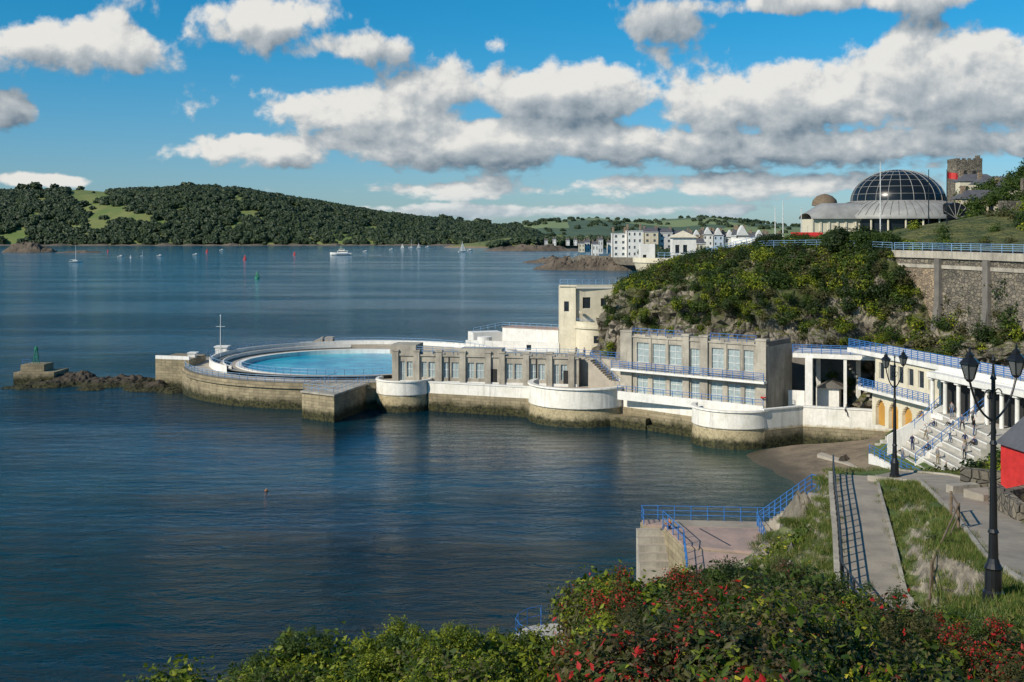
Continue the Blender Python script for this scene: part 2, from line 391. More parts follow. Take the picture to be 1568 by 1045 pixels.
# ------------------------------------------------------------------ cliff and plateau
ST=[
 [(120,1150,-1),(126,1155,4),(132,1160,7),(140,1165,9),(200,1180,10),(300,1200,12),(900,1250,20)],
 [(92,860,-1),(96,862,5),(100,864,8),(106,868,11),(160,880,13),(250,900,14),(800,950,24)],
 [(78,640,-1),(81,641,6),(84,643,10),(88,645,13),(130,650,14),(200,660,16),(700,700,28)],
 [(58,440,-1),(61,441,7),(64,442,12),(68,444,15),(100,450,16),(150,455,19),(650,480,34)],
 [(38,310,-1),(41,311,8),(44,312,14),(48,314,18),(75,318,20),(120,320,25),(600,340,42)],
 [(20,236,0),(22,237,9),(25,238,16),(33,240,19),(55,243,22),(115,246,28),(500,250,46)],
 [(15,206,2.5),(17,207.5,12),(19.5,209.5,17),(28,213,20.5),(50,216,24),(105,216,31),(450,220,48)],
 [(17,190,3),(18.5,191,12.5),(21.5,194,18),(33,203,23),(52,206,25),(104,204,34),(450,205,48)],
 [(22.5,178,3.5),(23.8,179.3,12.5),(26.5,182.5,18.5),(39,194,24.5),(56,198,25),(100,196,33),(450,195,48)],
 [(30,169.5,3.5),(31.3,171,13),(34.5,174,19),(47,186,25),(62,190,25),(96,190,31),(450,185,48)],
 [(39,162.5,3.5),(40.5,164,13),(43.5,167,18.),(53,178,25),(66,183,25),(94,182,30),(450,175,48)],
 [(46,158.5,3.5),(48,160,9),(51,163,13.5),(56,167,24),(70,173,25),(94,173,29),(450,165,48)],
 [(49.5,151,3.5),(52,153,9),(56,155,12.5),(60,157.5,14.2),(62.5,159.5,24.6),(92,165,29),(450,155,46)],
 [(52,142,3.5),(55,143.5,10),(59,145,12.5),(62.5,147,14.2),(65,148.5,24.6),(92,152,29),(450,140,46)],
 [(54.5,132,4),(58,133,12.3),(61,134,13),(65,137,15),(67.5,137.5,24.6),(92,138,29),(450,125,46)],
 [(57,118,6),(60,119,12.3),(64,120,13.5),(67,121,15),(69.5,121.5,24.6),(92,120,29),(450,110,46)],
 [(60,100,8),(63,100,13),(66,100,15),(69,100,16),(71.5,100,24.6),(95,100,29),(450,95,46)],
 [(64,60,14),(67,60,16),(70,60,18),(73,60,20),(76,60,24.6),(100,60,29),(450,60,46)]]
MS=(16,14,12,8,8,10); Q0,Q1,Q2,Q3,Q4=16,30,42,50,58
def cliff():
    rows=[]
    for a,b in zip(ST[:-1],ST[1:]):
        ns=16
        for k in range(ns):
            t=k/ns; sec=[tuple(a[i][c]+(b[i][c]-a[i][c])*t for c in range(3)) for i in range(7)]
            row=[]
            for i in range(6):
                m_=MS[i]
                for q in range(m_):
                    w=q/m_; p=[sec[i][c]+(sec[i+1][c]-sec[i][c])*w for c in range(3)]
                    amp=(2.6 if i<2 else 1.7 if i==2 else .5 if i==3 else .25)*(0 if (i==0 and q==0) else 1)
                    n1=fbm(p[0]*.15,p[1]*.15,p[2]*.12); n2=abs(fbm(p[0]*.33,p[1]*.33,p[2]*.2+7.)); n3=fbm(p[0]*.9,p[1]*.9,p[2]*.9)
                    dd=amp*(n1*1.2+.45-n2*1.7+n3*.25)
                    row.append((p[0]-dd*.75,p[1]-dd*.75,p[2]+dd*.15+amp*.15*n3))
            row.append(sec[6]); rows.append(row)
    m,nt=nt_new('cliff_rock_and_turf'); n=N(nt); p=n.pos(); sp=n.sep(p); nz=n.sep(n.nrm())[2]
    r1=n.noise(n.vmul(p,(1,1,.6)),.45,8,.72,.6); r2=n.noise(p,2.2,6,.72); cr=n.voro(n.vmul(p,(1,1,.6)),.55,'DISTANCE_TO_EDGE')
    rock=n.mix(n.mr(r1,.36,.62),(.14,.12,.095),(.38,.33,.255)); rock=n.mix(n.mr(r2,.48,.72,0,.7),rock,(.06,.055,.045)); rock=n.mix(n.mr(cr,0.,.05,.55,0),rock,(.04,.036,.03))
    gr=n.mix(n.mr(n.noise(p,.3,5,.6),.35,.65),(.045,.07,.012),(.15,.15,.04))
    k=n.m('ADD',n.mr(nz,.72,.93),n.m('MULTIPLY',n.mr(n.noise(p,.13,6,.7),.47,.55,0,1.),n.mr(sp[2],12.,19.,.1,1.)),clamp=True)
    col=n.mix(k,rock,gr)
    hh=n.m('ADD',r1,n.m('ADD',n.m('MULTIPLY',r2,.5),n.mr(cr,0,.15,0,.35)))
    n.out(n.bsdf(col,.92,n.bump(hh,1.,.9)))
    mb=MB(); mb.grid(rows); mb.obj('cliff',m,recalc=True,smooth=False)
    return rows
CR=cliff()
for i,(x,y,rx,ry,h) in enumerate([(17.2,197,2.6,4,12.5),(18.8,189.5,2.8,3.2,12),(21.3,184.,2.8,3,13),(24.4,179.5,3,3,13.6),(28,175.5,3,2.8,12.8),(31.6,172,3,3,14),(35.6,168.8,3,2.8,13),(39.4,165.6,3,2.8,13.5),(43.,163.6,2.6,2.6,12)]):
    mound('cliff_crag',x+1.3,y+1.6,rx,ry,h,M['outcrop'],i*2.3+30,n=28,z0=3.,spiky=.20,fr=.36,ex=.34)
g=group('cliff_shrubs'); kinds=['shrub','olive','bright','dark']; pts={(k,i):[] for k in kinds for i in range(2)}
for idx,row in enumerate(CR):
    for q,p in enumerate(row[:-1]):
        x,y,z=p
        if y>290 or y<62: continue
        zone=fbm(x*.10,y*.10,z*.12+3.)
        dens=0
        if q<Q2 and y>157: 
            top=(z-14.5)/6; dens=.80*max(0,min(1.1,top))+zone*.8
            if z<14: dens=(zone-.16)*.9
        elif q<Q2: dens=.18+zone*.8
        elif q<Q3: dens=.75 if y>166 else .5
        elif Q3<=q<Q4: dens=.05 if y>172 else 0
        elif q>=Q4: dens=.35 if x>86 else 0
        if z<5: dens=0
        if y>230 and q<Q4: dens*=.3
        if random.random()<dens*.5:
            k=random.choices(kinds,(4,3,2.2,3))[0] if zone<.3 else random.choices(kinds,(2,1,3,1))[0]
            s=random.uniform(.5,1.35)*(1.25 if q>=Q1 else .9); pts[(k,random.randint(0,1))].append((x-.2,y-.3,z+s*.25,s))
for i in range(420):
    r_=random.choice(CR); 
    if not(165<r_[0][1]<240): continue
    q=random.randrange(Q3+4,len(r_)-8); x,y,z=r_[q]; xn,yn,zn=r_[q+1]; t=random.random(); x+=(xn-x)*t;y+=(yn-y)*t+random.uniform(-1.5,1.5);z+=(zn-z)*t
    if x<84 or x>135: continue
    s=random.uniform(.7,2.); pts[(random.choices(kinds,(4,3,1.2,3))[0],random.randint(0,1))].append((x,y,z+s*.2,s))
# bushes rooted on ledges between the crags
for i in range(46):
    a=random.choice([(17.2,196),(19.3,188),(22,182.6),(25.5,178.5),(29.6,174),(33.5,170.6),(37.4,167.4),(41.2,164.8),(44.5,162.8)])
    s=random.uniform(.5,1.15); pts[(random.choice(kinds),random.randint(0,1))].append((a[0]+random.uniform(-1,1.4),a[1]+random.uniform(-.9,.9),random.uniform(11.8,16.5),s))
for (k,i),pp in pts.items():
    if pp: scatter('shrub_'+k,pp,CL[k][i],g)
def tree(x,y,z,h,r,kind='dark',seed=0,n=42,name='tree'):
    rd=random.Random(seed); T=Thing(name); tr=T.part('trunk',M['wood']); th=h*.45
    tr.cyl((x,y,z-.5),(x,y,z+th),r*.09,r*.06); pp=[]
    for i in range(9):
        a=i*2.4+rd.random(); q=Vector((x+math.cos(a)*r*.6,y+math.sin(a)*r*.6,z+h*rd.uniform(.55,.85))); tr.cyl((x,y,z+th*rd.uniform(.6,1)),q,r*.045,r*.015,6)
    for i in range(n):
        a=rd.uniform(0,6.28); e=rd.uniform(-.5,1.); rr=r*math.sqrt(1-e*e*.8)*rd.uniform(.55,1.)
        pp.append((x+math.cos(a)*rr,y+math.sin(a)*rr,z+h*.62+e*h*.33,r*rd.uniform(.22,.38)))
    s=scatter('crown',pp,CL[kind][seed%2]); T.done([s])
for i,(px,d,zb,h,r) in enumerate([(1305,178,22.5,5.5,4.2),(1335,174,21.5,6,4),(1350,170,18,5.5,3.6),(1285,182,23,4.5,3.5),(1180,192,23.5,3.2,3),(1225,188,24,3,2.6),(1360,166,14,5,3),(1312,168,15,5,3.2),(1340,167,13,4.5,3),(1255,184,23,3.5,2.8)]):
    tree(X(px,d),d,zb,h,r,['dark','shrub'][i%2],i)
# ------------------------------------------------------------------ retaining wall + road
WL=[(55.8,167),(59.6,158.4),(62.2,148.4),(64.6,137.8),(66.6,121.6),(68.8,100),(73,60)]
T=Thing('retaining_wall'); w=T.part('stone',M['wallstone']); cp=T.part('coping',M['concrete']); pi=T.part('pilasters',M['concdark']); pk=T.part('panels',M['pinkstone'])
for j,(a,b) in enumerate(zip(WL[:-1],WL[1:])):
    w.line(a,b,8,24.,0,1.2); cp.line(a,b,24.,25.,.35,1.25); cp.line(a,b,22.6,23.1,.16,-.01)
    ang=math.atan2(b[1]-a[1],b[0]-a[0])
    L=math.hypot(b[0]-a[0],b[1]-a[1]); k=max(1,round(L/9.5))
    for i in range(k):
        x=a[0]+(b[0]-a[0])*i/k; y=a[1]+(b[1]-a[1])*i/k; pi.box(x,y,18.5,1.1,1.2,10.9,ang); 
        nx,ny=math.sin(ang),-math.cos(ang)
        pi.add([(x-.5*math.cos(ang)+nx*.6,y-.5*math.sin(ang)+ny*.6,18),(x+.5*math.cos(ang)+nx*.6,y+.5*math.sin(ang)+ny*.6,18),(x+.5*math.cos(ang)+nx*2.,y+.5*math.sin(ang)+ny*2.,9),(x-.5*math.cos(ang)+nx*2.,y-.5*math.sin(ang)+ny*2.,9),(x-.5*math.cos(ang),y-.5*math.sin(ang),9),(x+.5*math.cos(ang),y+.5*math.sin(ang),9),(x-.5*math.cos(ang),y-.5*math.sin(ang),18),(x+.5*math.cos(ang),y+.5*math.sin(ang),18)],[(0,1,2,3),(0,3,4,6),(1,7,5,2)])
    if j==0: pk.line((a[0]+.5,a[1]-1.2),(b[0]-.3,b[1]+.8),10,22.5,.1,0)
bl=T.part('railing',M['paleblue']); railing(bl,[(a[0]+.4,a[1]+.2,25.) for a in WL],1.1,2,4,.04)
railing(bl,[(55.8,167,25.),(50,180,25.3),(42,190,25),(34,202,23.5)],1.1,2,3,.035); T.done()
mb=MB(); rd=[(78,60),(74.5,100),(72.5,121.6),(70.5,138.5),(68,150),(65.5,161),(61,173),(54,184),(46,196)]
lf=[];rt=[]
for i,(x,y) in enumerate(rd): lf.append((x-2.2,y-1.2,25.05)); rt.append((x+5,y+3.5,25.1))
mb.grid([lf,rt]); mb.obj('coast_road',surf('asphalt',(.06,.06,.06),(.045,.045,.045),1,.9,.2,8))
# ------------------------------------------------------------------ lido
CX,CY=-28.5,207.
def arc(r,a0,a1,n,z=None):
    return [(CX+r*math.cos(a0+(a1-a0)*i/n),CY+r*math.sin(a0+(a1-a0)*i/n))+(() if z is None else (z,)) for i in range(n+1)]
T=Thing('lido_pool')
T.part('sea_wall',M['seastone']).lathe(CX,CY,[(30.5,-1),(30.3,1.2),(30.2,3.2),(30.55,3.25),(30.5,3.6),(30.15,3.65),(30.1,4.05),(29.4,4.05)],120)
T.part('deck',M['deck']).lathe(CX,CY,[(29.4,4.04),(25.6,4.05)],96)
wh=T.part('white_walls',M['white'])
a0,a1=math.radians(-8),math.radians(222)
wh.lathe(CX,CY,[(25.7,4.),(25.7,5.3),(25.35,5.3),(25.35,4.6)],100,a0,a1)
wh.lathe(CX,CY,[(29.9,4.0),(29.9,5.0),(29.6,5.0),(29.6,4.0)],90,math.radians(-20),math.radians(120))
st=T.part('terrace_steps',M['deck']); st.lathe(CX,CY,[(25.4,4.62),(24.4,4.6),(24.4,4.3),(23.4,4.28),(23.4,3.98),(21.2,3.96)],96)
wh.lathe(CX,CY,[(21.2,3.9),(21.2,4.1),(20.2,4.1),(20.2,2.6)],96)
wh.lathe(CX,CY,[(23.45,4.2),(23.45,4.75),(23.25,4.75),(23.25,4.2)],90,math.radians(100),math.radians(215))
mp,nt=nt_new('pool_water'); n=N(nt); p=n.pos(); c=n.mix(n.mr(n.noise(p,.15,3),.35,.65),(.004,.25,.42),(.03,.42,.55)); n.out(n.bsdf(c,.2,n.bump(n.noise(p,2.,3),.35,.15),spec=.22))
T.part('water',mp).lathe(CX,CY,[(20.2,3.3),(.01,3.3)],96)
rl=T.part('railings',M['paleblue'])
railing(rl,arc(29.8,math.radians(60),math.radians(285),70,4.05),1.05,1.4,3,.04)
railing(rl,arc(25.5,math.radians(-5),math.radians(225),60,5.3),.6,2.,1,.035)
railing(rl,arc(20.9,math.radians(205),math.radians(290),20,4.1),1.05,1.4,2,.035)
for i in range(7): st.box(CX-13+i*.45,CY+25.5,4.3+i*.12,.45,2.2,.6+i*.24)
st.box(CX-8.8,CY+25.8,5.1,1.6,2.6,1.9)
wh.box(-57.3,204.,4.9,1.3,1.6,1.9); wh.box(-54.6,214.5,4.9,2.2,2.2,2.); wh.box(-57.2,204.,5.95,1.6,1.9,.18); wh.box(-54.6,214.5,6.,2.6,2.6,.2)
T.done()
T=Thing('flagpole'); q=T.part('pole',M['frame']); q.cyl((-53.3,208,4),(-53.3,208,12.2),.09,.05); q.cyl((-53.3,208,12.2),(-53.3,208,12.4),.14,.1); q.cyl((-54.1,208,10.3),(-52.5,208,10.3),.04); q.box(-53.3,208,4.2,.7,.7,.4)
T.part('halyard',M['black']).cyl((-53.15,208,4.4),(-53.15,208,12),.015); T.done()
T=Thing('landing_block'); s=T.part('stone',M['seastone']); s.prism([(-31.2,169),(-25.8,165),(-22.7,177.2),(-28.1,181)],-1,3.85)
T.part('cap',M['concrete']).prism([(-31.4,168.8),(-25.75,164.7),(-22.5,177.),(-28.1,181)],3.85,4.1)
rr=T.part('railing',M['paleblue']); railing(rr,[(-28,181,4.1),(-31,169.3,4.1),(-25.9,165.3,4.1),(-22.9,177,4.1)],1.05,1.5,2,.03)
T.done()
T=Thing('breakwater_block'); T.part('stone',M['seastone']).prism([(-63,201),(-56.5,199),(-56,208),(-62,210)],-1,5.2); T.part('parapet',M['white']).line((-63,201),(-56.5,199),5.2,5.8,.02,.4); T.done()
for i,(px,py,w_,dp,h) in enumerate([(228,598,5,4,1.1),(198,590,6,5,1.2),(160,592,5.5,4,1.2),(118,590,5.5,4,1.7),(75,593,5,4,1.0),(30,597,4,2.5,.4),(262,603,3,2.5,.7),(140,599,3,2,.6)]):
    d=H*F/(py-Y0)+2; mound('reef_rocks',X(px,d),d,w_,dp,h,M['rock'],i*3+1,n=34,spiky=.4,fr=.3,ex=.4)
T=Thing('harbour_beacon'); s=T.part('base',M['seastone']); d=207; bx=X(52,d)
s.prism([(X(26,d),205.5),(X(86,d),206),(X(89,d),212),(X(30,d),211)],-1,2.2); s.prism([(X(34,d),206.3),(X(68,d),206.8),(X(70,d),210.5),(X(36,d),210.)],2.2,3.5)
gq=T.part('beacon',M['green']); 
for dx,dy in((-.4,-.4),(.4,-.4),(.4,.4),(-.4,.4)): gq.cyl((bx+dx,208+dy,3.5),(bx+dx*.4,208+dy*.4,6.),.06)
gq.box(bx,208,4.7,.7,.7,.08); gq.cyl((bx,208,6.),(bx,208,6.5),.35,.3); gq.cyl((bx,208,6.5),(bx,208,6.9),.12,.02); railing(T.part('rail',M['blue']),[(X(36,d),206.5,3.5),(X(48,d),206.6,3.5)],.9,1.,2,.03); T.done()
# ------------------------------------------------------------------ sea wall with bastions
T=Thing('sea_wall'); B=T.part('bastions',M['bastion']); S=T.part('stone',M['seastone'])
def bastion(cx,cy,r,zt,a0,a1):
    B.lathe(cx,cy,[(r*1.07,-1),(r*1.05,1.),(r*1.01,2.4),(r*1.05,2.6),(r*1.03,zt-.25),(r*1.07,zt-.2),(r*1.06,zt),(r*.95,zt),(r*.94,3.9)],48,math.radians(a0),math.radians(a1))
    T.part('floor',M['deck']).lathe(cx,cy,[(r*.95,3.93),(.01,3.93)],32)
bastion(-16.9,178.5,4.2,4.8,150,395)
bastion(10.,168.3,7.2,5.5,150,400)
bastion(29.2,150.,5.2,4.9,150,330)
def seg(p0,p1,zt,zw):
    S.line(p0,p1,-1,zw,.12,1.3); B.line(p0,p1,zw,zt-.18,0,.55); T.part('coping',M['white']).line(p0,p1,zt-.18,zt,.1,.65)
seg((-21.4,178.3),(-20.6,178),4.4,2.7)
seg((-13.,176.2),(3.7,170.),4.5,2.7)
seg((16.,163.2),(25.,154.2),4.6,2.6)
seg((32.2,145.6),(38.,148.6),5.0,2.3); seg((38.,148.6),(48.5,144.5),5.,2.3)
S.box(5.5,168.5,.5,6,5,3,.3); S.box(17,161.5,.3,6,3,2.6,-.6)
S.line((-12,175.2),(3,169.6),-1,.9,0,1.); S.line((17,160.5),(25,152.6),-1,.7,0,1.)
T.done()
mb=MB(); mb.prism([(-24,178.8),(-12,176.5),(4,170.4),(16,163.6),(25,154.8),(33,146.2),(38,149),(48.4,145),(54,128),(64,128),(60,150),(50,170),(30,185),(24,210),(22,245),(-8,243),(2,215),(1,200),(-8,182)],-1,3.9); mb.obj('promenade',M['deck'])
# ------------------------------------------------------------------ lido pavilion
T=Thing('lido_pavilion'); A=(-18.9,179.2); Bp=(10.2,174.); kw=dict(wm=M['concrete'],gm=M['glass'],fm=M['frame'])
L=math.hypot(Bp[0]-A[0],Bp[1]-A[1]); ops=[]; piers=[0.2,3.6,7.2,11.,15.,17.2,21.,24.6,28.]
for a,b in zip(piers[:-1],piers[1:]):
    if b-a>2.5:
        m_=(a+b)/2; ops+= [(a+1.15,m_+.2,4.9 if int(a)%2 else 4.1,7.3),(m_+.5,b-.25,4.9,7.3)]
P=wall(T,A,Bp,3.9,8.2,ops,mull=2,trans=2,**kw)
W=T.part('walls',M['concrete'])
for s in piers: W.line(P(s),P(min(L,s+.9)),3.9,8.9,.35,.0); W.line(P(max(0,s-.1)),P(min(L,s+1.)),8.9,9.15,.45,.6)
T.part('cornice',M['concrete']).line(A,Bp,8.2,8.45,.2,.5)
for a,b in zip(piers[:-1],piers[1:]):
    if b-a>2.5: W.line(P(a+1.3),P(b-.5),8.45,9.,-.05,.3)
W.line(P(-.3),P(3.9),8.46,9.9,.12,4.5)
W.line(P(11.),P(17.6),8.46,9.5,.1,3)
W.line(A,Bp,3.9,8.18,-.36,9); 
wall(T,(A[0]+1.2,A[1]+9),A,3.9,8.2,[(2,3,5,7),(5,6,5,7)],mull=1,trans=1,**kw)
T.part('base_band',M['white']).line(P(.2),P(L-.2),3.92,4.35,.08,-.01)
railing(T.part('railings',M['paleblue']),[(*P(0),8.6),(*P(L),8.6)],1.1,1.6,3,.035)
d_=T.part('doors',M['dark'])
for s in (15.95,27.2): d_.line(P(s),P(s+.9),4.0,6.4,.03,.02)
for s in (9.1,22.9): d_.line(P(s),P(s+.25),4.0,8.1,.03,.02)
T.done()
T=Thing('terrace_stair'); W=T.part('walls',M['concrete'])
W.line((10.2,176.5),(19,169.8),3.9,8.3,0,2.5); W.line((12,173.6),(16.2,168.8),3.9,5.4,0,.3)
stp=T.part('steps',M['deck'])
for i in range(16):
    t=i/16; x=16.6-4.6*t; y=169.8+4.*t; stp.box(x,y,4+i*.135,.42,1.6,.27+i*.27,-.72)
rl=T.part('railings',M['blue']); railing(rl,[(16.6,168.8,4.1),(12,172.9,8.4)],1.05,1.2,2,.035); railing(rl,[(10.2,176.3,8.3),(19,169.6,8.3)],1.1,1.4,3,.035); T.done()
# ------------------------------------------------------------------ two-storey changing block
T=Thing('changing_rooms_building'); A=(15.8,164.2); Bp=(33.7,150.); L=math.hypot(Bp[0]-A[0],Bp[1]-A[1]); kw=dict(wm=M['concrete'],gm=M['glass'],fm=M['frame'])
ops=[]
ups=[(2.6,4.6),(5.2,7.3),(7.9,9.9),(14.6,16.4),(17.,18.8),(19.4,20.8)]
for a,b in ups: ops.append((a,b,9.1,11.9))
ops.append((11.3,12.7,8.3,11.6))
for a,b in [(2.6,4.4),(5.2,7.3),(8.,10.2),(11.4,12.7),(14.4,16.2),(17.,18.9),(19.5,21.)]: ops.append((a,b,4.7,7.2))
P=wall(T,A,Bp,3.9,12.6,ops,mull=2,trans=3,**kw); W=T.part('walls',M['concrete'])
for s,wd_ in((0,1.9),(10.2,1.),(12.9,1.2),(21.3,1.45)): W.line(P(s),P(min(L,s+wd_)),3.9,13.3,.3,0); W.line(P(max(0,s-.1)),P(min(L,s+wd_+.1)),13.3,13.55,.4,.8)
W.line(P(10.3),P(14.),12.6,13.1,.05,.5)
for s in(4.75,7.5,16.6,19.): W.line(P(s),P(s+.3),8.1,12.55,.12,0)
for a,b in((2.1,4.),(5.,7.5),(8.4,10.),(14.4,16.4),(17.4,20.9)): W.line(P(a),P(b),12.8,13.05,-.05,.25)
T.part('cornice',M['concrete']).line(A,Bp,12.6,12.8,.15,.4)
T.part('ledge',M['white']).line(P(-1),P(L+.1),7.75,8.05,1.3,-.31)
W.line(A,Bp,3.95,12.55,-.36,7.5)
n_=(.617,.79); E=(Bp[0]+n_[0]*7.2,Bp[1]+n_[1]*7.2); wall(T,Bp,E,3.9,13.2,[(2.2,3.,10,11.6),(1.5,4.5,5.,7.6)],wm=M['concdark'],wp='end_wall',gm=M['dglass'],fm=M['frame'])  # end face in darker concrete: its shade is put into the colour
rl=T.part('railings',M['blue']); 
dxn=(-n_[0]*1.2,-n_[1]*1.2); railing(rl,[(P(-1)[0]+dxn[0],P(-1)[1]+dxn[1],8.05),(P(L)[0]+dxn[0],P(L)[1]+dxn[1],8.05)],1.1,1.5,4,.04)
railing(rl,[(*P(2),13.),(*P(10),13.)],.9,1.3,2,.04); railing(rl,[(*P(14.4),13.),(*P(21.2),13.)],.9,1.3,2,.04)
lw=T.part('lower_wall',M['white'])
q=lambda s,o:(P(s)[0]-n_[0]*o,P(s)[1]-n_[1]*o)
lw.line(q(1,2.6),q(L+.6,2.6),3.9,5.1,0,.3); railing(rl,[(*q(1,2.6),5.1),(*q(L+.6,2.6),5.1)],.8,1.5,2,.035)
T.part('life_ring',M['red']).lathe(P(L-.4)[0]-.3,P(L-.4)[1]-.4,[(.3,5.8),(.4,5.9),(.3,6.),(.22,5.9),(.3,5.8)],14)
T.done()
# ------------------------------------------------------------------ white tower building
T=Thing('white_pavilion_tower'); kw=dict(wm=M['cream'],gm=M['dglass'],fm=M['frame'])
a=(9.4,222.5);b=(12.4,221.5);c=(21.5,223.)
wall(T,a,b,3.9,16.9,[(.8,1.8,12.,14)],**kw); T.part('walls',M['cream']).prism([(9.4,223),(12.2,222.4),(21.5,223.4),(22,236),(9.6,234)],3.9,16.4)
wall(T,(12.4,222.),c,3.9,16.4,[(1.4,3.,12.6,14.8),(5.,6.2,13.,14.6),(1.6,3.6,6.5,9.)],**kw)
w=T.part('walls',M['cream']); w.prism([(9.2,222.2),(12.6,221.2),(21.9,222.8),(21.9,223.6),(9.2,223)],16.9,17.2)
w.lathe(16.,222.,[(3.6,3.9),(3.6,8.9),(3.9,8.9),(3.9,9.3),(3.6,9.3),(3.6,10.2),(3.4,10.2),(3.4,9.1),(.01,9.1)],32,math.radians(150),math.radians(375))
w.box(13.3,221.,12,.5,1.2,.4); T.part('windows_lower',M['dglass']).lathe(16,222.,[(3.64,6.2),(3.64,7.6)],10,math.radians(265),math.radians(300))
railing(T.part('railings',M['paleblue']),[(9.4,222.6,17.2),(12.4,221.6,17.2),(21.7,223.2,17.2)],1.1,1.3,3,.035)
rl=T.part('railings',M['paleblue']); railing(rl,[(16+3.5*math.cos(math.radians(k)),222.+3.5*math.sin(math.radians(k)),10.2) for k in range(180,370,16)],.6,.9,2,.03)
T.done()
T=Thing('white_terrace'); w=T.part('walls',M['white']); w.line((-8,236),(-2,238),3.9,6.6,0,4); w.line((-2.,237.6),(9.4,231),3.9,7.6,0,5); w.line((-9.5,233),(9.4,226),3.9,5.4,0,.4)
T.part('roof',M['pink']).line((-2.2,237.7),(9.4,231),7.6,7.75,.1,5.2); w.lathe(-5.6,233,[(1.5,3.9),(1.5,6.1),(.01,6.1)],20)
wall(T,(1,226.),(9.2,222.8),3.9,5.8,[(2,3.,4.2,5.2)],wm=M['white'],gm=M['dglass'])
railing(T.part('railings',M['paleblue']),[(-8,236,6.6),(-2,237.6,7.7),(9.4,231,7.7)],1.,1.6,2,.035); T.done()
# ------------------------------------------------------------------ portico
T=Thing('white_portico'); w=T.part('frame',M['white'])
w.line((37.6,152.4),(48.,148.2),10.9,11.5,0,7); 
for p in((39.6,151.4),(44.,150.),(47.6,148.3)): w.box(p[0],p[1]+.2,7.4,.95 if p[0]<41 else .4,.95 if p[0]<41 else .4,7.,-.37)
w.box(42,156,7.4,.5,.5,7); w.box(47,154.4,7.4,.5,.5,7)
railing(T.part('railings',M['blue']),[(37.6,152.4,11.5),(48,148.3,11.5)],1.15,1.2,5,.045)
T.part('back_wall',M['concdark']).line((39,161.5),(51,156.),3.9,11.,0,.5)
w.line((37.2,153.2),(39.2,152.4),3.9,6.4,0,.3)
h=T.part('hut',M['white']); h.box(43.,154.5,5.3,3.,3.,2.8,-.37); r_=T.part('hut_roof',M['concdark'])
r_.add([(41.,153.2,6.7),(44.6,151.8,6.7),(46,155.6,6.7),(42.2,157,6.7),(42.8,152.3,7.7),(44.3,156.4,7.7)],[(0,1,4),(3,5,2),(0,4,5,3),(1,2,5,4),(0,3,2,1)])
for i in range(14): T.part('stair',M['concrete']).box(48.6-i*.3,151-i*-.1,4+i*.5,.4,1.6,.25,-.3)
T.done()
# ------------------------------------------------------------------ colonnade terrace
T=Thing('colonnade_terrace'); A=(45.2,141.5); Bp=(53.5,106.)
L=math.hypot(Bp[0]-A[0],Bp[1]-A[1]); kw=dict(wm=M['cream'],gm=M['dglass'],fm=M['frame'])
ops=[(.8+i*2.1,2.+i*2.1,9.6,11.6) for i in range(6)]
P=wall(T,A,Bp,3.9,12.2,ops+[],**kw)
T.part('ochre_doors',M['ochre']).line(P(.3),P(13.),3.95,7.6,.06,0)
c=T.part('cream_piers',M['cream'])
for i in range(5): c.line(P(.1+i*2.9),P(.9+i*2.9),3.9,8,.5,0)
for i in range(4):
    for k in range(9):
        a0=math.pi*k/9; 
        s0=.9+i*2.9+1.05-1.05*math.cos(a0); s1=.9+i*2.9+1.05-1.05*math.cos(math.pi*(k+1)/9); zz=6.2+1.0*min(math.sin(a0),math.sin(math.pi*(k+1)/9))
        c.line(P(s0),P(s1),zz,8,.48,-.07)
T.part('balcony',M['white']).line(P(-1.5),P(13.5),8.,8.35,1.5,-.01)
nx,ny=(Bp[1]-A[1])/L,-(Bp[0]-A[0])/L
q=lambda s,o:(P(s)[0]+nx*o,P(s)[1]+ny*o)
bl=T.part('railings',M['blue']); railing(bl,[(*q(-1.5,1.4),8.35),(*q(13.5,1.4),8.35)],1.1,1.1,5,.04)
wt=T.part('white_band',M['white']); wt.line(P(-.6),P(L),12.2,12.75,.35,6)
railing(bl,[(*q(-6,.2),12.75),(*q(L,.2),12.75)],1.15,1.3,5,.045)
wt.line(P(-6.2),P(-.6),12.2,12.75,.35,6)
wt.line(P(13.8),P(L),11.2,12.2,.8,-.02); T.part('recess_shade',M['dark']).line(P(13.8),P(L),7.6,11.2,.03,.02)  # flat dark sheet on the wall stands in for shade behind the columns
for i in range(9):
    s=14.2+i*2.4; 
    if s<L: cx,cy=q(s,1.4); wt.cyl((cx,cy,7.4),(cx,cy,11.3),.24,.22,12); wt.box(cx,cy,11.35,.7,.7,.2,.2); wt.box(cx,cy,7.5,.7,.7,.3,.2)
wt.line(P(13.8),P(L),11.5,12.1,1.9,-.8)
wt.line(P(13.8),P(L),3.9,7.6,2.2,-.01)
T.done()
T=Thing('terrace_steps'); s=T.part('steps',M['step']); s2=T.part('walls',M['white']); nose=T.part('step_edges',M['white'])
for i in range(9):
    x0=41.9+i*.62; z=1.4+i*.55
    s.add([(x0,126,-1),(x0-.4,136,-1),(x0-.4,136,z*.75+.2),(x0,126,z*.9),(52,126,-1),(52,136,-1),(52,136,z*.75+.2),(52,126,z*.9)],[(0,1,2,3),(3,2,6,7),(0,3,7,4),(1,5,6,2)])
for i in range(11):
    x0=40.4+i*.66; z=1.6+i*.62; y1=15.8-i*.1
    s.box((x0+53)/2,118.+i*.05,z/2-.5,53-x0,y1,z+1)
    nose.box(x0+.03,118.+i*.05,z-.09,.07,y1-.1,.18)
s2.line((39.8,127),(41.,108),-1,3.,0,.35); s2.line((41.6,125.9),(48,126.3),3,5.2,0,.25,z0b=6,z1b=8.6); s2.line((42.2,119),(49.5,119.2),2,3.6,0,.25,z0b=6,z1b=9.4)
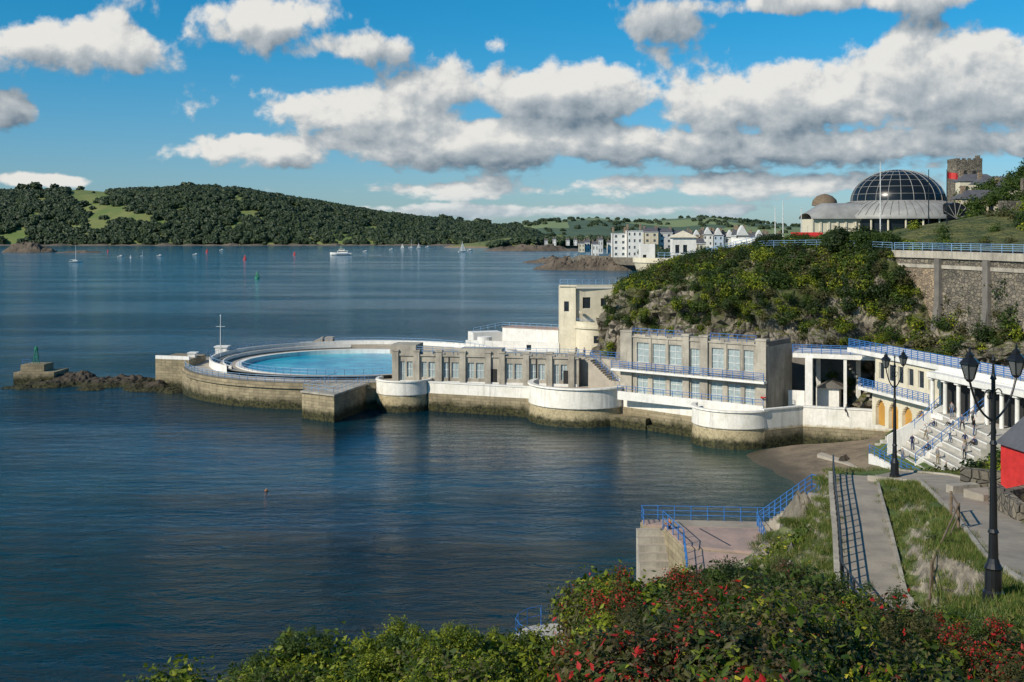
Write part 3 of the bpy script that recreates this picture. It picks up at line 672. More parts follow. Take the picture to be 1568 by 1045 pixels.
bl=T.part('railings',M['blue']); railing(bl,[(40.8,126,2.6),(47.5,126.2,8.5)],1.,1.2,2,.035); railing(bl,[(39.9,127,3.),(41.1,108,3.)],1.,1.5,3,.035); railing(bl,[(42.2,119,3.6),(49.5,119.2,9.4)],1.,1.2,2,.035)
T.done()
# ------------------------------------------------------------------ near terrain
PATHS=[([(15.0,40,12.3),(15.9,50,12.),(18.6,60,12.),(21.2,70,12.),(22.3,74,12.)],2.7),
       ([(22.3,74,12.),(24,73.5,12.2),(26.6,70,12.6),(23.8,57,13.7),(20.4,45,15.),(18.,35,16.6),(16.5,26,18.)],3.2)]
CP=[(0,0,26.3),(5,2,26.),(-6,0,26),(1.2,10,22.6),(4.5,10,22.3),(-1.6,10,21.2),(-6,10,20),(2.5,20,20.4),(5.3,20,20.1),(9,20,19.6),(-3.3,20,18.7),(-5.5,20,17.5),(-12,20,12),(-12,5,20),
 (3,28,14),(10,28,16.),(-3,30,9),(-10,30,4),(-8,45,-2),(-20,20,2),(-30,0,4),(-35,25,-3),(0,50,3.5),(1.6,62,4.2),(-4,62,-1),(-2,75,-3),(6,50,7),(9,62,6),(7,72,1),(5,82,-3),(12,50,10),(13,60,9),(16.5,70,9),(15,74,4.5),(12,80,2.5),
 (9,90,-3),(12,96,-3),(20,80,5),(22.5,84,6.5),(23,90,3),(23.5,95,1.),(19,97,-2),(27,100,.5),(27,110,-.6),(24,120,-3),(20,140,-3),(29,119,-.5),(31.,122,.1),(31,130,.15),(29.5,137,.1),(26,143,-.6),(35,132,.8),(38,127,1.2),(42,137,1.6),(46,143,1.7),(36,143,.9),(37,112,1.1),(41,105,3),(33,116,.5),
 (14.8,35,16.7),(15,45,14),(20,57,12.9),(23,66,12.2),(24,74,11.6),(26,80,9.),(30,75,11.6),(28,88,5),(32,90,6),(33,100,2.5),(36,98,4),(40,95,6.5),(44,100,7),(50,100,9.5),(56,100,11),(28,62,14),(32,62,14.6),(28,50,16),(35,50,18),(25,35,19),(35,80,12),(45,80,13.5),(60,85,16),(60,60,18),(45,60,17),(45,40,21),(70,30,25),(20,15,22),(10,10,21.3),(30,0,27),(60,0,29),(58,130,11),(56,118,10)]
CA=np.array(CP,float)
D=np.sqrt(((CA[:,None,:2]-CA[None,:,:2])**2).sum(-1)); n_c=len(CA)
K=np.zeros((n_c+3,n_c+3)); K[:n_c,:n_c]=D; K[:n_c,n_c]=1; K[:n_c,n_c+1:]=CA[:,:2]; K[n_c:,:n_c]=K[:n_c,n_c:].T
SOL=np.linalg.solve(K,np.concatenate([CA[:,2],[0,0,0]]))
def segd(x,y):
    best=(1e9,0,0)
    for pl,w in PATHS:
        for a,b in zip(pl[:-1],pl[1:]):
            dx,dy=b[0]-a[0],b[1]-a[1]; t=max(0,min(1,((x-a[0])*dx+(y-a[1])*dy)/(dx*dx+dy*dy)))
            d=math.hypot(x-a[0]-dx*t,y-a[1]-dy*t)-w/2
            if d<best[0]: best=(d,a[2]+(b[2]-a[2])*t,w)
    return best
def gz(x,y,rough=True):
    r=np.sqrt((CA[:,0]-x)**2+(CA[:,1]-y)**2); z=float(SOL[:n_c]@r+SOL[n_c]+SOL[n_c+1]*x+SOL[n_c+2]*y)
    d,zp,w=segd(x,y); k=max(0,min(1,(d-.25)/1.3)); k=k*k*(3-2*k)
    if rough and z>-1:
        a=1.1 if (y>48 and x<23 and y<100) else .18
        if 100<y and z<2.5: a=.05
        z+=k*a*(fbm(x*.35,y*.35)+.6*abs(fbm(x*1.1,y*1.1,4.)))
    return z*k+(zp-.06)*(1-k)
rows=[]
for y in np.arange(-8,144.5,.7): rows.append([(x,y,gz(x,y)) for x in np.arange(-34,64,.7)])
m,nt=nt_new('hillside_turf_rock_sand'); n=N(nt); p=n.pos(); s=n.sep(p); nz=n.sep(n.nrm())[2]
r1=n.noise(n.vmul(p,(1,1,2.5)),.8,7,.7,.4); r2=n.noise(p,5,6,.7)
rock=n.mix(n.mr(r1,.35,.65),(.14,.12,.095),(.38,.33,.25)); rock=n.mix(n.mr(r2,.5,.8,0,.6),rock,(.05,.045,.035))
gr=n.mix(n.mr(n.noise(p,.5,6,.65),.35,.65),(.035,.075,.010),(.13,.17,.035)); gr=n.mix(n.mr(r2,.4,.7,0,.5),gr,(.02,.035,.008))
col=n.mix(n.m('ADD',n.mr(nz,.66,.9),n.mr(n.noise(p,.3,4,.6),.55,.7,0,.6),clamp=True),rock,gr)
sand=n.mix(n.mr(n.noise(p,.4,6,.7),.35,.7),(.23,.18,.12),(.11,.085,.06)); sand=n.mix(n.mr(s[2],.15,.8,1,0),sand,(.075,.062,.042))
col=n.mix(n.mr(s[2],1.9,2.5,1,0),col,sand)
n.out(n.bsdf(col,n.mr(s[2],.1,.6,.35,.9),n.bump(n.m('ADD',r1,n.m('MULTIPLY',r2,.4)),.7,.3)))
mb=MB(); mb.grid(rows); mb.obj('hillside_ground',m,smooth=False)
def ribbon(name,pl,w,mat,dz=0.):
    l=[];r=[]
    for i,p in enumerate(pl):
        a=pl[max(0,i-1)]; b=pl[min(len(pl)-1,i+1)]; dx,dy=b[0]-a[0],b[1]-a[1]; L=math.hypot(dx,dy); nx,ny=-dy/L,dx/L
        l.append((p[0]+nx*w/2,p[1]+ny*w/2,p[2]+dz)); r.append((p[0]-nx*w/2,p[1]-ny*w/2,p[2]+dz))
    mb=MB(); mb.grid([l,r]); low=[(a,b,c-.3) for a,b,c in l]; low2=[(a,b,c-.3) for a,b,c in r]; mb.grid([low,l]); mb.grid([r,low2]); mb.obj(name,mat); return l,r
def dens(pl,k=6):
    o=[]
    for a,b in zip(pl[:-1],pl[1:]): o+=[tuple(a[i]+(b[i]-a[i])*j/k for i in range(3)) for j in range(k)]
    return o+[pl[-1]]
l1,r1_=ribbon('footpath',dens(PATHS[0][0]),2.7,M['path'],.03); l2,r2_=ribbon('footpath',dens(PATHS[1][0][1:]),3.2,M['path'],.035)
T=Thing('path_railing'); k=T.part('kerb',M['concrete']); rl=T.part('rails',M['black'])
for a,b in zip(l1[:-1],l1[1:]): k.line(a[:2],b[:2],a[2]-2.5,a[2]+.18,.0,.3)
railing(rl,l1[::3],1.25,1.25,3,.045); T.done()
T=Thing('path_kerb'); k=T.part('kerb',M['concrete'])
for ll in (r1_,l2,r2_):
    for a,b in zip(ll[:-1],ll[1:]): k.line(a[:2],b[:2],a[2]-.4,a[2]+.10,.08,.08,z0b=b[2]-.4,z1b=b[2]+.10)
T.done()
T=Thing('stone_garden_wall'); w=T.part('stone',M['wallstone'])
for a,b,h in (((26.,66.),(29.2,64.),1.3),((28.3,60),(31.5,66),1.2),((25.2,58),(28.2,60),1.1),((24.9,55),(25.6,60.),.9)):
    z=gz(*a); w.line(a,b,z-.6,z+h,0,.45)
T.part('steps',M['path']).box(26.4,62.4,13.4,2.6,1.6,.6,.3); T.part('bench',M['concrete']).box(25.6,64.6,13.3,1.8,.6,.5,.3); T.done()
T=Thing('red_beach_hut'); hx,hy,hz=28.3,60.5,13.9; w=T.part('walls',M['red']); w.box(hx,hy,hz+1.2,3.,3.2,2.8,.15)
r_=T.part('roof',M['slate']); c,s_=math.cos(.15),math.sin(.15)
def rt(x,y,z): return (hx+x*c-y*s_,hy+x*s_+y*c,hz+z)
r_.add([rt(-1.75,-1.8,2.5),rt(1.75,-1.8,2.5),rt(1.75,1.8,2.5),rt(-1.75,1.8,2.5),rt(0,-1.8,3.9),rt(0,1.8,3.9)],[(0,4,5,3),(1,2,5,4),(0,1,4),(3,5,2),(0,3,2,1)])
w2=T.part('boards',M['frame'])
for i in range(6): a=rt(-1.2+i*.48,-1.63,0); w2.box(a[0],a[1],hz+1.2,.04,.05,2.5,.15)
T.part('door',M['frame']).box(*rt(0,-1.64,1.1),.9,.06,2.0,.15); T.done()
T=Thing('bathing_platform'); T.part('walls',M['seastone']).prism([(12.8,84.6),(20.3,82),(22.6,91.4),(12,92.4),(10.4,92.2),(10.6,90.6),(12.,90.4)],-1.5,4.3)
T.part('deck',M['pink']).prism([(12.85,84.7),(20.25,82.1),(22.5,91.3),(12.05,92.3),(10.5,92.1),(10.7,90.7),(12.1,90.5)],4.3,4.5)
T.part('ramp',M['pink']).add([(12.9,84.4,4.3),(18.5,82.4,4.3),(17,77.5,3.9),(12.2,79,3.9),(12.9,84.4,1),(18.5,82.4,1),(17,77.5,1),(12.2,79,1)],[(0,1,2,3),(2,3,7,6),(0,3,7,4),(1,2,6,5)])
T.part('pale_strip',M['path']).prism([(12.2,90.3),(22.3,89.2),(22.45,91.1),(12.1,92.1)],4.5,4.53)
stp=T.part('steps',M['concrete']); tr_=T.part('step_treads',M['deck'])
for i in range(9): stp.box(11.1,90.4-i*.42,2-i*.26,2.4,.44,4.6-i*.52-.2,.1); tr_.box(11.1,90.4-i*.42,2-i*.26+(4.4-i*.52)/2+.03,2.46,.40,.05,.1)
rl=T.part('railings',M['blue']); railing(rl,[(10.5,90.6,4.5),(10.5,92.2,4.5),(22.4,91.3,4.5)],1.15,1.4,3,.035)
railing(rl,[(12.,90.4,4.5),(12.8,84.8,4.5),(12.2,79.2,4.)],1.15,1.3,2,.035); railing(rl,[(18.6,82.8,4.5),(19.4,90,4.5)],1.15,1.4,2,.035)
T.part('tar_line',M['black']).box(15.5,87,4.51,.12,5,.02,.3)
T.done()
T=Thing('cliff_stair'); s=T.part('steps',M['concrete'])
for i in range(14):
    t=i/14; s.box(20.2+2.2*t,89.6-7.6*t,4.4+4.6*t-.6,1.5,.7,1.5,-.26)
rl=T.part('railings',M['blue']); 
for o in(-.8,.8): railing(rl,[(20.2+o,89.6,4.7),(22.4+o,82,9.3),(23.3+o,79.5,9.5)],1.05,1.,3,.04)
T.done()
for i,(x,y,rx,ry,h) in enumerate([(19.4,76,1.9,5.5,9.4),(18.,70,2.2,5,9.2),(20.6,80.5,1.3,2.6,8.4),(17.6,79,1.8,2.6,6.2),(16,64,2.,4.5,9.2)]):
    mound('rock_outcrop',x,y,rx,ry,h,M['outcrop'],i+20,n=26,z0=2.,spiky=.25,fr=.5)
T=Thing('round_viewing_platform'); T.part('slab',M['step']).lathe(2.4,62.5,[(2.2,2),(2.3,5.3),(2.35,5.3),(2.35,5.55),(.01,5.6)],40)
railing(T.part('railings',M['blue']),[(2.4+2.2*math.cos(math.radians(a)),62.5+2.2*math.sin(math.radians(a)),5.55) for a in range(110,250,24)],1.1,1.,2,.022); railing(T.part('railings',M['blue']),[(0.,61.5,4.9),(-1.8,58.,4)],1.1,1.5,2,.022); T.done()
T=Thing('wooden_fence'); w=T.part('rails',M['wood']); fp=[(16.3,44.5),(17.9,48.5),(20.6,52.5),(22.,57)]
for a,b in zip(fp[:-1],fp[1:]):
    za,zb=gz(*a),gz(*b); w.cyl((*a,za-.3),(*a,za+1.2),.08); w.cyl((*a,za+1.1),(*b,zb+1.1),.045); w.cyl((*a,za+.6),(*b,zb+.6),.04)
w.cyl((*fp[-1],gz(*fp[-1])-.3),(*fp[-1],gz(*fp[-1])+1.2),.08); T.done()
mb=MB(); mb.grid([[(36.2,135,1.35),(37.,136,1.4)],[(39.5,124,1.45),(40.2,125.,1.5)]]) ; 
mb.grid([[(36.2,135,1.35),(36.2,135,.4)],[(39.5,124,1.45),(39.5,124,.2)]]); mb.obj('slipway',M['deck'])
mound('beach_boulders',35.,121.5,1.6,1.6,1.2,M['rock'],40,n=18,z0=.2,spiky=.5,fr=.7); mound('beach_boulders',38.4,131,1.2,1.2,1.7,M['rock'],41,n=16,z0=.3,spiky=.5,fr=.8)
# ------------------------------------------------------------------ vegetation near
CREST=[(150,1085),(300,1048),(380,1040),(430,1024),(480,1012),(540,1000),(600,990),(660,968),(700,956),(760,964),(800,996),(850,998),(875,935),(905,892),(960,880),(1010,882),(1080,872),(1140,862),(1200,866),(1260,892),(1310,920),(1400,938),(1480,948),(1568,970),(1900,990)]
g=group('foreground_hedge'); P_={k:[] for k in NEAR}
def pick(px,nz_):
    if px<850: return random.choices(('bright','shrub','olive'),(7,3,.8))[0]
    if px<1100: return random.choices(('red','olive','brown','shrub','bright'),(7,3,2.5,1.6,1.2))[0] if nz_>-.2 else random.choices(('bright','shrub','olive'),(3,3,2))[0]
    if px<1440: return random.choices(('olive','brown','shrub','dark','bright'),(4,3.4,2.6,2,1.8))[0] if nz_<.22 else random.choices(('shrub','bright','olive','red'),(2,2,2,1))[0]
    return random.choices(('olive','brown','shrub','red','bright'),(3,2.5,3,3.4,2))[0]
for i in range(1800):
    d=random.uniform(7.5,21); px=random.uniform(150,1850); py=lerp_tab(CREST,px); z=Z(py,20.)+(20-d)*.2; x=X(px,d)
    z+=.5*fbm(x*.6,d*.6)-.34; s=random.uniform(.32,.68)
    P_[pick(px,fbm(x*.5+3,d*.5))].append((x,d,z-s*.35,s))
for i in range(340):
    d=random.uniform(15,21); px=random.uniform(350,1750); py=lerp_tab(CREST,px); z=Z(py,20.)+(20-d)*.2; x=X(px,d)
    z+=.5*fbm(x*.6,d*.6)-.24+random.uniform(-.05,.24); P_[pick(px,0.)].append((x,d,z,random.uniform(.12,.27)))
for k,pp in P_.items(): scatter('hedge_'+k,pp,NEAR[k],g,tilt=.6)
g=group('hillside_shrubs'); pts={(k,i):[] for k in kinds for i in range(2)}
for i in range(3100):
    x=random.uniform(2,62); y=random.uniform(22,112); z=gz(x,y); 
    if segd(x,y)[0]<.7 or z<3.2: continue
    if 9<x<24 and 77<y<96: continue
    if math.hypot(x-2.4,y-62.5)<3.6: continue
    if 24<x<31 and 56<y<68 and random.random()<.8: continue
    zone=fbm(x*.12+5,y*.12); 
    if zone<-.1 and y>30: 
        if random.random()<.7: continue
    if x>38 and y>104: continue
    k=random.choices(kinds,(4,3,3,1.5))[0]; s=random.uniform(.3,.8) if y<62 else random.uniform(.45,1.1)
    if segd(x,y)[0]<1.6: s*=.55
    if 13<x<21.5 and 60<y<84 and random.random()<.45: continue
    pts[(k,random.randint(0,1))].append((x,y,z+s*.15,s))
for (k,i),pp in pts.items(): scatter('hill_shrub_'+k,pp,CL[k][i],g)
mg=foliage('grass_blades',(.035,.065,.010),(.15,.20,.035),(.27,.23,.09),trans=.2)
v=[];f=[]
for i in range(160):
    a=random.uniform(0,6.28); r=random.random()**.6; x,y=math.cos(a)*r,math.sin(a)*r; b=random.uniform(0,6.28); hh=random.uniform(.18,.5); lx,ly=random.uniform(-.2,.2),random.uniform(-.2,.2)
    o=len(v); v+=[(x-.02*math.cos(b),y-.02*math.sin(b),0),(x+.02*math.cos(b),y+.02*math.sin(b),0),(x+lx,y+ly,hh)]; f.append((o,o+1,o+2))
gm=bpy.data.meshes.new('grass_tuft'); gm.from_pydata(v,[],f); gm.materials.append(mg); attr(gm,[random.random() for _ in f])
pp=[]
for i in range(5200):
    x=random.uniform(9,34); y=random.uniform(26,80); 
    if segd(x,y)[0]<.15: continue
    z=gz(x,y)
    if z<8: continue
    pp.append((x,y,z-.03,random.uniform(.4,.75)))
scatter('hillside_grass',pp,gm,tilt=.1)
# ------------------------------------------------------------------ lamps
def lamp(x,y,z,h,rot,arm=.9,k=1.):
    T=Thing('street_lamp'); I=T.part('post',M['black']); cs,sn=math.cos(rot),math.sin(rot)
    I.lathe(x,y,[(.01,z-.2),(.32*k,z-.2),(.32*k,z+.12),(.26*k,z+.18),(.24*k,z+.8),(.28*k,z+.86),(.2*k,z+1.),(.15*k,z+1.15),(.13*k,z+1.9),(.17*k,z+1.95),(.12*k,z+2.05),(.085*k,z+h*.6),(.12*k,z+h*.605),(.075*k,z+h*.62),(.06*k,z+h*.86),(.1*k,z+h*.865),(.05*k,z+h*.885),(.03*k,z+h*.93),(.06*k,z+h*.94),(.01,z+h*.965)],14)
    for sg in(-1,1):
        pts=[]
        for i in range(13):
            t=i/12; r=arm*sg*(t+.12*math.sin(t*math.pi)); zz=z+h*.70+h*.165*(t**1.5)
            pts.append((x+cs*r,y+sn*r,zz))
        I.tube(pts,.035*k,7)
        sc=[(x+cs*sg*arm*(.18+.2*math.cos(a)*(1-a/9)),y+sn*sg*arm*(.18+.2*math.cos(a)*(1-a/9)),z+h*.80+.22*math.sin(a)*(1-a/9)) for a in np.linspace(0,6.5,18)]
        I.tube(sc,.018*k,5)
        lx,ly,lz=pts[-1]; G=T.part('lantern_glass',M['lamp_glass'])
        I.lathe(lx,ly,[(.02,lz-.05),(.1*k,lz),(.14*k,lz+.06),(.02,lz+.06)],6)
        G.lathe(lx,ly,[(.13*k,lz+.06),(.26*k,lz+.52)],6)
        for i in range(6):
            a=i*math.pi/3; I.cyl((lx+.135*k*math.cos(a),ly+.135*k*math.sin(a),lz+.06),(lx+.27*k*math.cos(a),ly+.27*k*math.sin(a),lz+.53),.018*k,.018*k,5)
        I.lathe(lx,ly,[(.02,lz+.52),(.32*k,lz+.52),(.31*k,lz+.57),(.17*k,lz+.70),(.13*k,lz+.72),(.13*k,lz+.80),(.03,lz+.9),(.045,lz+.93),(.01,lz+1.05)],6)
    T.done()
lamp(X(1521,35),35.,16.75,7.7,math.radians(28),1.05,1.)
lamp(X(1370,72),72.,12.4,8.,math.radians(40),1.,1.)
# ------------------------------------------------------------------ domed pavilion
T=Thing('domed_pavilion'); cx,cy=81.4,240.; d_=T.part('dome_glass',M['domeglass'],True)
prof=[(9.6*math.cos(a),33.8+6.8*math.sin(a)) for a in np.linspace(0,math.pi/2-.02,14)]
d_.lathe(cx,cy,prof,48); rb=T.part('dome_ribs',M['metalroof'])
for i in range(24):
    a=2*math.pi*i/24; rb.tube([(cx+(r+.05)*math.cos(a),cy+(r+.05)*math.sin(a),z+.03) for r,z in prof],.06,5)
for r,z in prof[::2]: rb.tube([(cx+(r+.05)*math.cos(a),cy+(r+.05)*math.sin(a),z) for a in np.linspace(0,6.2832,49)],.045,4)
rf=T.part('roof',M['metalroof'],True); rf.lathe(cx,cy,[(15.5,30.2),(15.6,30.9),(14,32.2),(12,33.2),(10,33.8),(9.6,34.)],64)
seam=T.part('roof_seams',M['concdark'])
for i in range(60):
    a=2*math.pi*i/60; seam.tube([(cx+r*math.cos(a),cy+r*math.sin(a),z+.04) for r,z in ((15.6,30.9),(14,32.2),(12,33.2),(10,33.8))],.06,4)
wl=T.part('walls',M['domeglass']); wl.lathe(cx,cy,[(14.2,25),(14.2,30.3)],48)
co=T.part('columns',M['cream'])
for i in range(28): a=2*math.pi*i/28; co.cyl((cx+14.9*math.cos(a),cy+14.9*math.sin(a),25),(cx+14.9*math.cos(a),cy+14.9*math.sin(a),30.3),.2)
T.part('plinth',M['concrete']).lathe(cx,cy,[(15.1,24.5),(15.1,26.2),(14.2,26.2)],48)
rows=[[(x,235-5*math.cos(a),30.2+3.3*math.sin(a)*min(1,.25+(x-60.)/5)) for x in np.linspace(60.5,72,14)] for a in np.linspace(0,math.pi,14)]
rf.grid(rows); wall(T,(60.8,230.6),(71,230.6),25.,30.2,[(i*1.7+.3,i*1.7+1.6,26.2,29.7) for i in range(6)],wm=M['cream'],wp='wing_walls',gm=M['domeglass'],fm=M['frame'],mull=1)
T.part('wing_walls',M['cream']).box(66,235.3,27.6,10,9,5.1)
sd=T.part('small_dome',M['wood'],True); sd.lathe(65.4,238,[(2.6,33.),(2.6,33.4),(2.4,34.2),(1.6,35),(.6,35.4),(.02,35.5)],24)
ar=T.part('gable',M['black'])
gx,gy=cx+6.5,cy-14.8; pr=[(2.6*math.cos(a),30.2+3.2*math.sin(a)) for a in np.linspace(0,math.pi,14)]
ar.add([(gx+x,gy,z) for x,z in pr]+[(gx+x,gy+6,z) for x,z in pr],[tuple(range(14))]+[(i,i+1,15+i,14+i) for i in range(13)])
for x,z in pr[1:-1:2]: T.part('gable_bars',M['metalroof']).cyl((gx,gy-.08,30.2),(gx+x,gy-.08,z),.06)
ar.box(gx,gy+1,27.6,5,1.6,5.2); T.done()
for px,d,yt,yb in((1348,215,250,350),(1422,205,262,352),(1450,200,262,362),(1199,230,310,366),(1187,240,318,366),(1227,225,320,362)):
    T=Thing('flagpole'); q=T.part('pole',M['frame'] if px not in(1422,1450) else M['black']); x=X(px,d); q.cyl((x,d,Z(yb,d)-2),(x,d,Z(yt,d)),.13,.07); q.lathe(x,d,[(.01,Z(yt,d)+.25),(.14,Z(yt,d)+.12),(.01,Z(yt,d))],8); q.box(x,d,Z(yb,d)-1.6,.6,.6,.8)
    if px==1450:
        fl=T.part('flag',M['red']); fl.grid([[(x+.1+i*.35,d+.18*math.sin(i*1.1),Z(yt,d)-.2-j*1.1-.05*i) for i in range(6)] for j in range(2)])
    T.done()
T=Thing('stone_tower'); d=300.; x=X(1477,d); w=T.part('walls',M['wallstone'])
w.box(x,d,38,6.6,6.6,15.6); 
for i in range(5):
    for sx in(-3.1,3.1): w.box(x-2.9+i*1.45,d+sx,46.2,.8,.5,.9); w.box(x+sx,d-2.9+i*1.45,46.2,.5,.8,.9)
op=T.part('openings',M['dark']); op.box(x-1.2,d-3.31,42.5,.9,.05,1.8); op.box(x+1.2,d-3.31,42.5,.9,.05,1.8); w.box(x+3,d-1,45,1.,1.,5); T.done()
T=Thing('hilltop_wall'); w=T.part('stone',M['wallstone'])
for a,b,z0,z1 in (((88,205),(99,206),30,33.2),((99,206),(110,214),31,34),((84,195),(96,197),26,28.2),((92,182),(104,186),27,30.5),((101,225),(140,230),34,37.5)): w.line(a,b,z0-3,z1,0,.8)
for i in range(7): w.line((101+i*1.8,224.9+.12*i),(102+i*1.8,225+.12*i),37.5,38.2,0,.8)
T.done()
for i,(px,d,yt) in enumerate([(1500,290,278),(1530,280,282),(1558,270,290),(1508,240,305)]):
    x=X(px,d); zt=Z(yt,d); T=Thing('hill_house'); wall(T,(x-5,d),(x+5,d),zt-9,zt,[(1+j*2.4,2.2+j*2.4,zt-3,zt-1.2) for j in range(4)],wm=M['cream'],gm=M['dglass'],fm=M['frame'],mull=1,th=3)
    r_=T.part('roof',M['slate']); r_.add([(x-5.3,d-.3,zt),(x+5.3,d-.3,zt),(x+5.3,d+6,zt),(x-5.3,d+6,zt),(x-3,d+2.8,zt+2),(x+3,d+2.8,zt+2)],[(0,1,5,4),(1,2,5),(2,3,4,5),(3,0,4)]); T.part('chimney',M['pinkstone']).box(x-3.5,d+3,zt+1.8,.9,.9,2.2); T.done()
tp=[]
for i in range(120):
    px=random.uniform(1470,1660); d=random.uniform(200,262); tp.append((X(px,d),d,26+max(0,(X(px,d)-80))*.42+random.uniform(-1,1.),random.uniform(1.2,2.3)))
scatter('hilltop_shrubs',tp,CL['shrub'][0]); 
T=Thing('red_awning_kiosk'); d=215; x=X(1232,d); T.part('walls',M['white']).box(x,d,26,4.4,3,2.4); T.part('awning',M['red']).add([(x-3,d-2.6,26.6),(x+3,d-2.6,26.6),(x+3,d-1.4,27.5),(x-3,d-1.4,27.5),(x-3,d-2.6,26.3),(x+3,d-2.6,26.3)],[(0,1,2,3),(0,1,5,4)]); T.part('opening',M['dark']).box(x,d-1.52,26.2,2.8,.05,1.2); T.done()
# ------------------------------------------------------------------ cliff-top cafe
T=Thing('clifftop_cafe'); kw=dict(wm=M['white'],gm=M['dglass'],fm=M['frame']); d=250.
x0,x1=X(981,d),X(1003,d); wall(T,(x0,d),(x1,d),16,Z(374,d),[(.5,1.3,21,22.5)],th=4,**kw)
x2=X(1052,d); T.part('walls',M['cream']).line((x1,d+2),(x2,d),16,Z(396,d),0,6)
T.part('balcony',M['cream']).lathe(X(1022,d),d+2,[(5,15),(7.2,20.8),(7.4,20.8),(7.4,21.9),(7.1,21.9),(7.1,21),(.01,21)],32,math.pi,2*math.pi)
railing(T.part('railings',M['paleblue']),[(X(1005,d),d-3,21.9),(X(1022,d),d-5.3,21.9),(X(1042,d),d-4,21.9),(X(1075,240),240,22.6),(X(1110,228),228,24.),(X(1160,222),222,25.6)],1.1,1.4,2,.045)
wall(T,(X(1030,262),262),(X(1066,262),262),18,Z(364,262),[(.6,1.6,22.5,24.5),(2.4,3.4,22.5,24.5)],th=4,wm=M['cream'],gm=M['dglass'],fm=M['frame'])
T.part('roof',M['cream']).add([(X(1027,262),261.5,26.2),(X(1069,262),261.5,26.2),(X(1069,262),267,26.2),(X(1027,262),267,26.2),(X(1048,262),264,27.8)],[(0,1,4),(1,2,4),(2,3,4),(3,0,4)])
w=T.part('walls_white',M['white']); w.line((X(1046,245),245),(X(1075,240),240),17,22.4,0,.5,z1b=22.8); w.line((X(1075,240),240),(X(1112,228),228),18,22.8,0,.5,z1b=24.2); w.line((X(1112,228),228),(X(1162,222),222),19,24.2,0,.5,z1b=25.7)
w.line((X(1120,236),236),(X(1165,232),232),20,26.2,0,4)
T.done()
# ------------------------------------------------------------------ town houses
hm=[M['white'],M['cream'],surf('pale_blue_render',(.50,.58,.66),(.42,.50,.58),.5,.7,.1,3),surf('pale_grey_render',(.62,.60,.57),(.50,.50,.48),.5,.7,.1,3)]
hg=plain('house_window_glass',(.10,.13,.15),.1)
def house(px0,px1,d,yt,zb,mi,bays,fl,flat=False,gable=False):
    x0,x1=X(px0,d),X(px1,d); zt=Z(yt,d); T=Thing('terraced_house'); W_=x1-x0; ops=[]
    fh=(zt-zb)/fl
    for b in range(bays):
        for k in range(fl): c=W_*(b+.5)/bays; ww=W_/bays*.17; ops.append((c-ww,c+ww,zb+fh*(k+.3),zb+fh*(k+.75)))
    wall(T,(x0,d),(x1,d),zb,zt,ops,th=.4,wm=hm[mi],gm=hg,rec=.25)
    wall(T,(x0,d+11),(x0,d),zb,zt,[(o,o+1.1,zb+fh*(k+.3),zb+fh*(k+.75)) for o in(2,5.5,8.5) for k in range(fl)],th=.4,wm=hm[mi],gm=hg,rec=.25)
    T.part('walls',hm[mi]).box((x0+x1)/2+.2,d+6,(zb+zt)/2,W_-.9,10.2,zt-zb-.05)
    T.part('cornice',M['frame']).box((x0+x1)/2,d+5.5,zt+.12,W_+.5,11.6,.3)
    if not flat:
        r_=T.part('roof',M['slate']); z=zt+.27; h=2.6
        r_.add([(x0,d,z),(x1,d,z),(x1,d+11,z),(x0,d+11,z),(x0,d+5.5,z+h),(x1,d+5.5,z+h)],[(0,1,5,4),(2,3,4,5),(0,4,3),(1,2,5)])
        if gable:
            xm=(x0+x1)/2; T.part('gable',M['frame']).add([(xm-2.4,d-.3,zt),(xm+2.4,d-.3,zt),(xm,d-.3,zt+4),(xm-2.4,d+4,zt),(xm+2.4,d+4,zt),(xm,d+4,zt+4)],[(0,1,2),(0,2,5,3),(1,4,5,2)])
    for xx in(x0+.8,x1-.8): T.part('chimney',M['pinkstone']).box(xx,d+5.5,zt+2.4,1.2,2,3.4)
    T.done()
hs=[(938,960,700,358,11,0,2,4,True,False),(960,984,696,354,11,0,3,4,True,False),(986,1008,715,356,12,1,2,4,False,False),(1008,1030,718,357,12,3,2,4,False,False),(1030,1058,720,360,12,1,3,3,False,False),
 (1058,1076,600,364,13,2,2,3,False,True),(1076,1092,600,360,13,0,2,4,False,True),(1092,1108,600,361,13,2,2,4,False,True),(1108,1128,602,364,13,0,2,3,False,True),(1128,1150,590,368,14,1,2,3,False,False),(1150,1176,560,365,15,0,3,3,False,True),(1176,1200,520,368,16,3,2,3,False,False),
 (1128,1146,420,362,18,0,2,3,False,True),(1068,1080,500,374,14,1,1,3,False,False)]
for h in hs: house(*h)
for i in range(9):
    px=890+i*11+random.uniform(-3,3); d=random.uniform(900,1300); house(px-random.uniform(3,5),px+random.uniform(3,5),d,371+random.uniform(-3,4),4,random.choice((0,1,3)),2,2)
for i in range(5):
    px=835+i*16+random.uniform(-4,4); d=1650; house(px-2.5,px+2.5,d,367+random.uniform(0,3),5,random.choice((0,1,3)),2,2)
mound('foreshore_rocks',X(905,800),806,42,24,6,M['rockfar'],2,n=50,spiky=.8,fr=.12)
mound('foreshore_rocks',X(955,790),796,24,20,8,M['rockfar'],12,n=40,spiky=.8,fr=.12)
mound('foreshore_rocks',X(870,950),960,40,14,4,M['rockfar'],14,n=30,spiky=.8,fr=.1)
T=Thing('harbour_wall'); w=T.part('stone',M['wallstone']); w.line((X(880,840),840),(X(980,810),810),-1,8.5,0,2); w.line((X(870,900),900),(X(885,835),835),-1,6.5,0,2); w.line((X(905,700),836),(X(990,700),760),4,9.5,0,1); T.done()
tp=[]
for i in range(200):
    px=random.uniform(880,1200); d=random.uniform(480,780); xx=X(px,d); 
    if px<985 and d<800: continue
    tp.append((xx,d,14+random.uniform(0,2),random.uniform(2,4)))
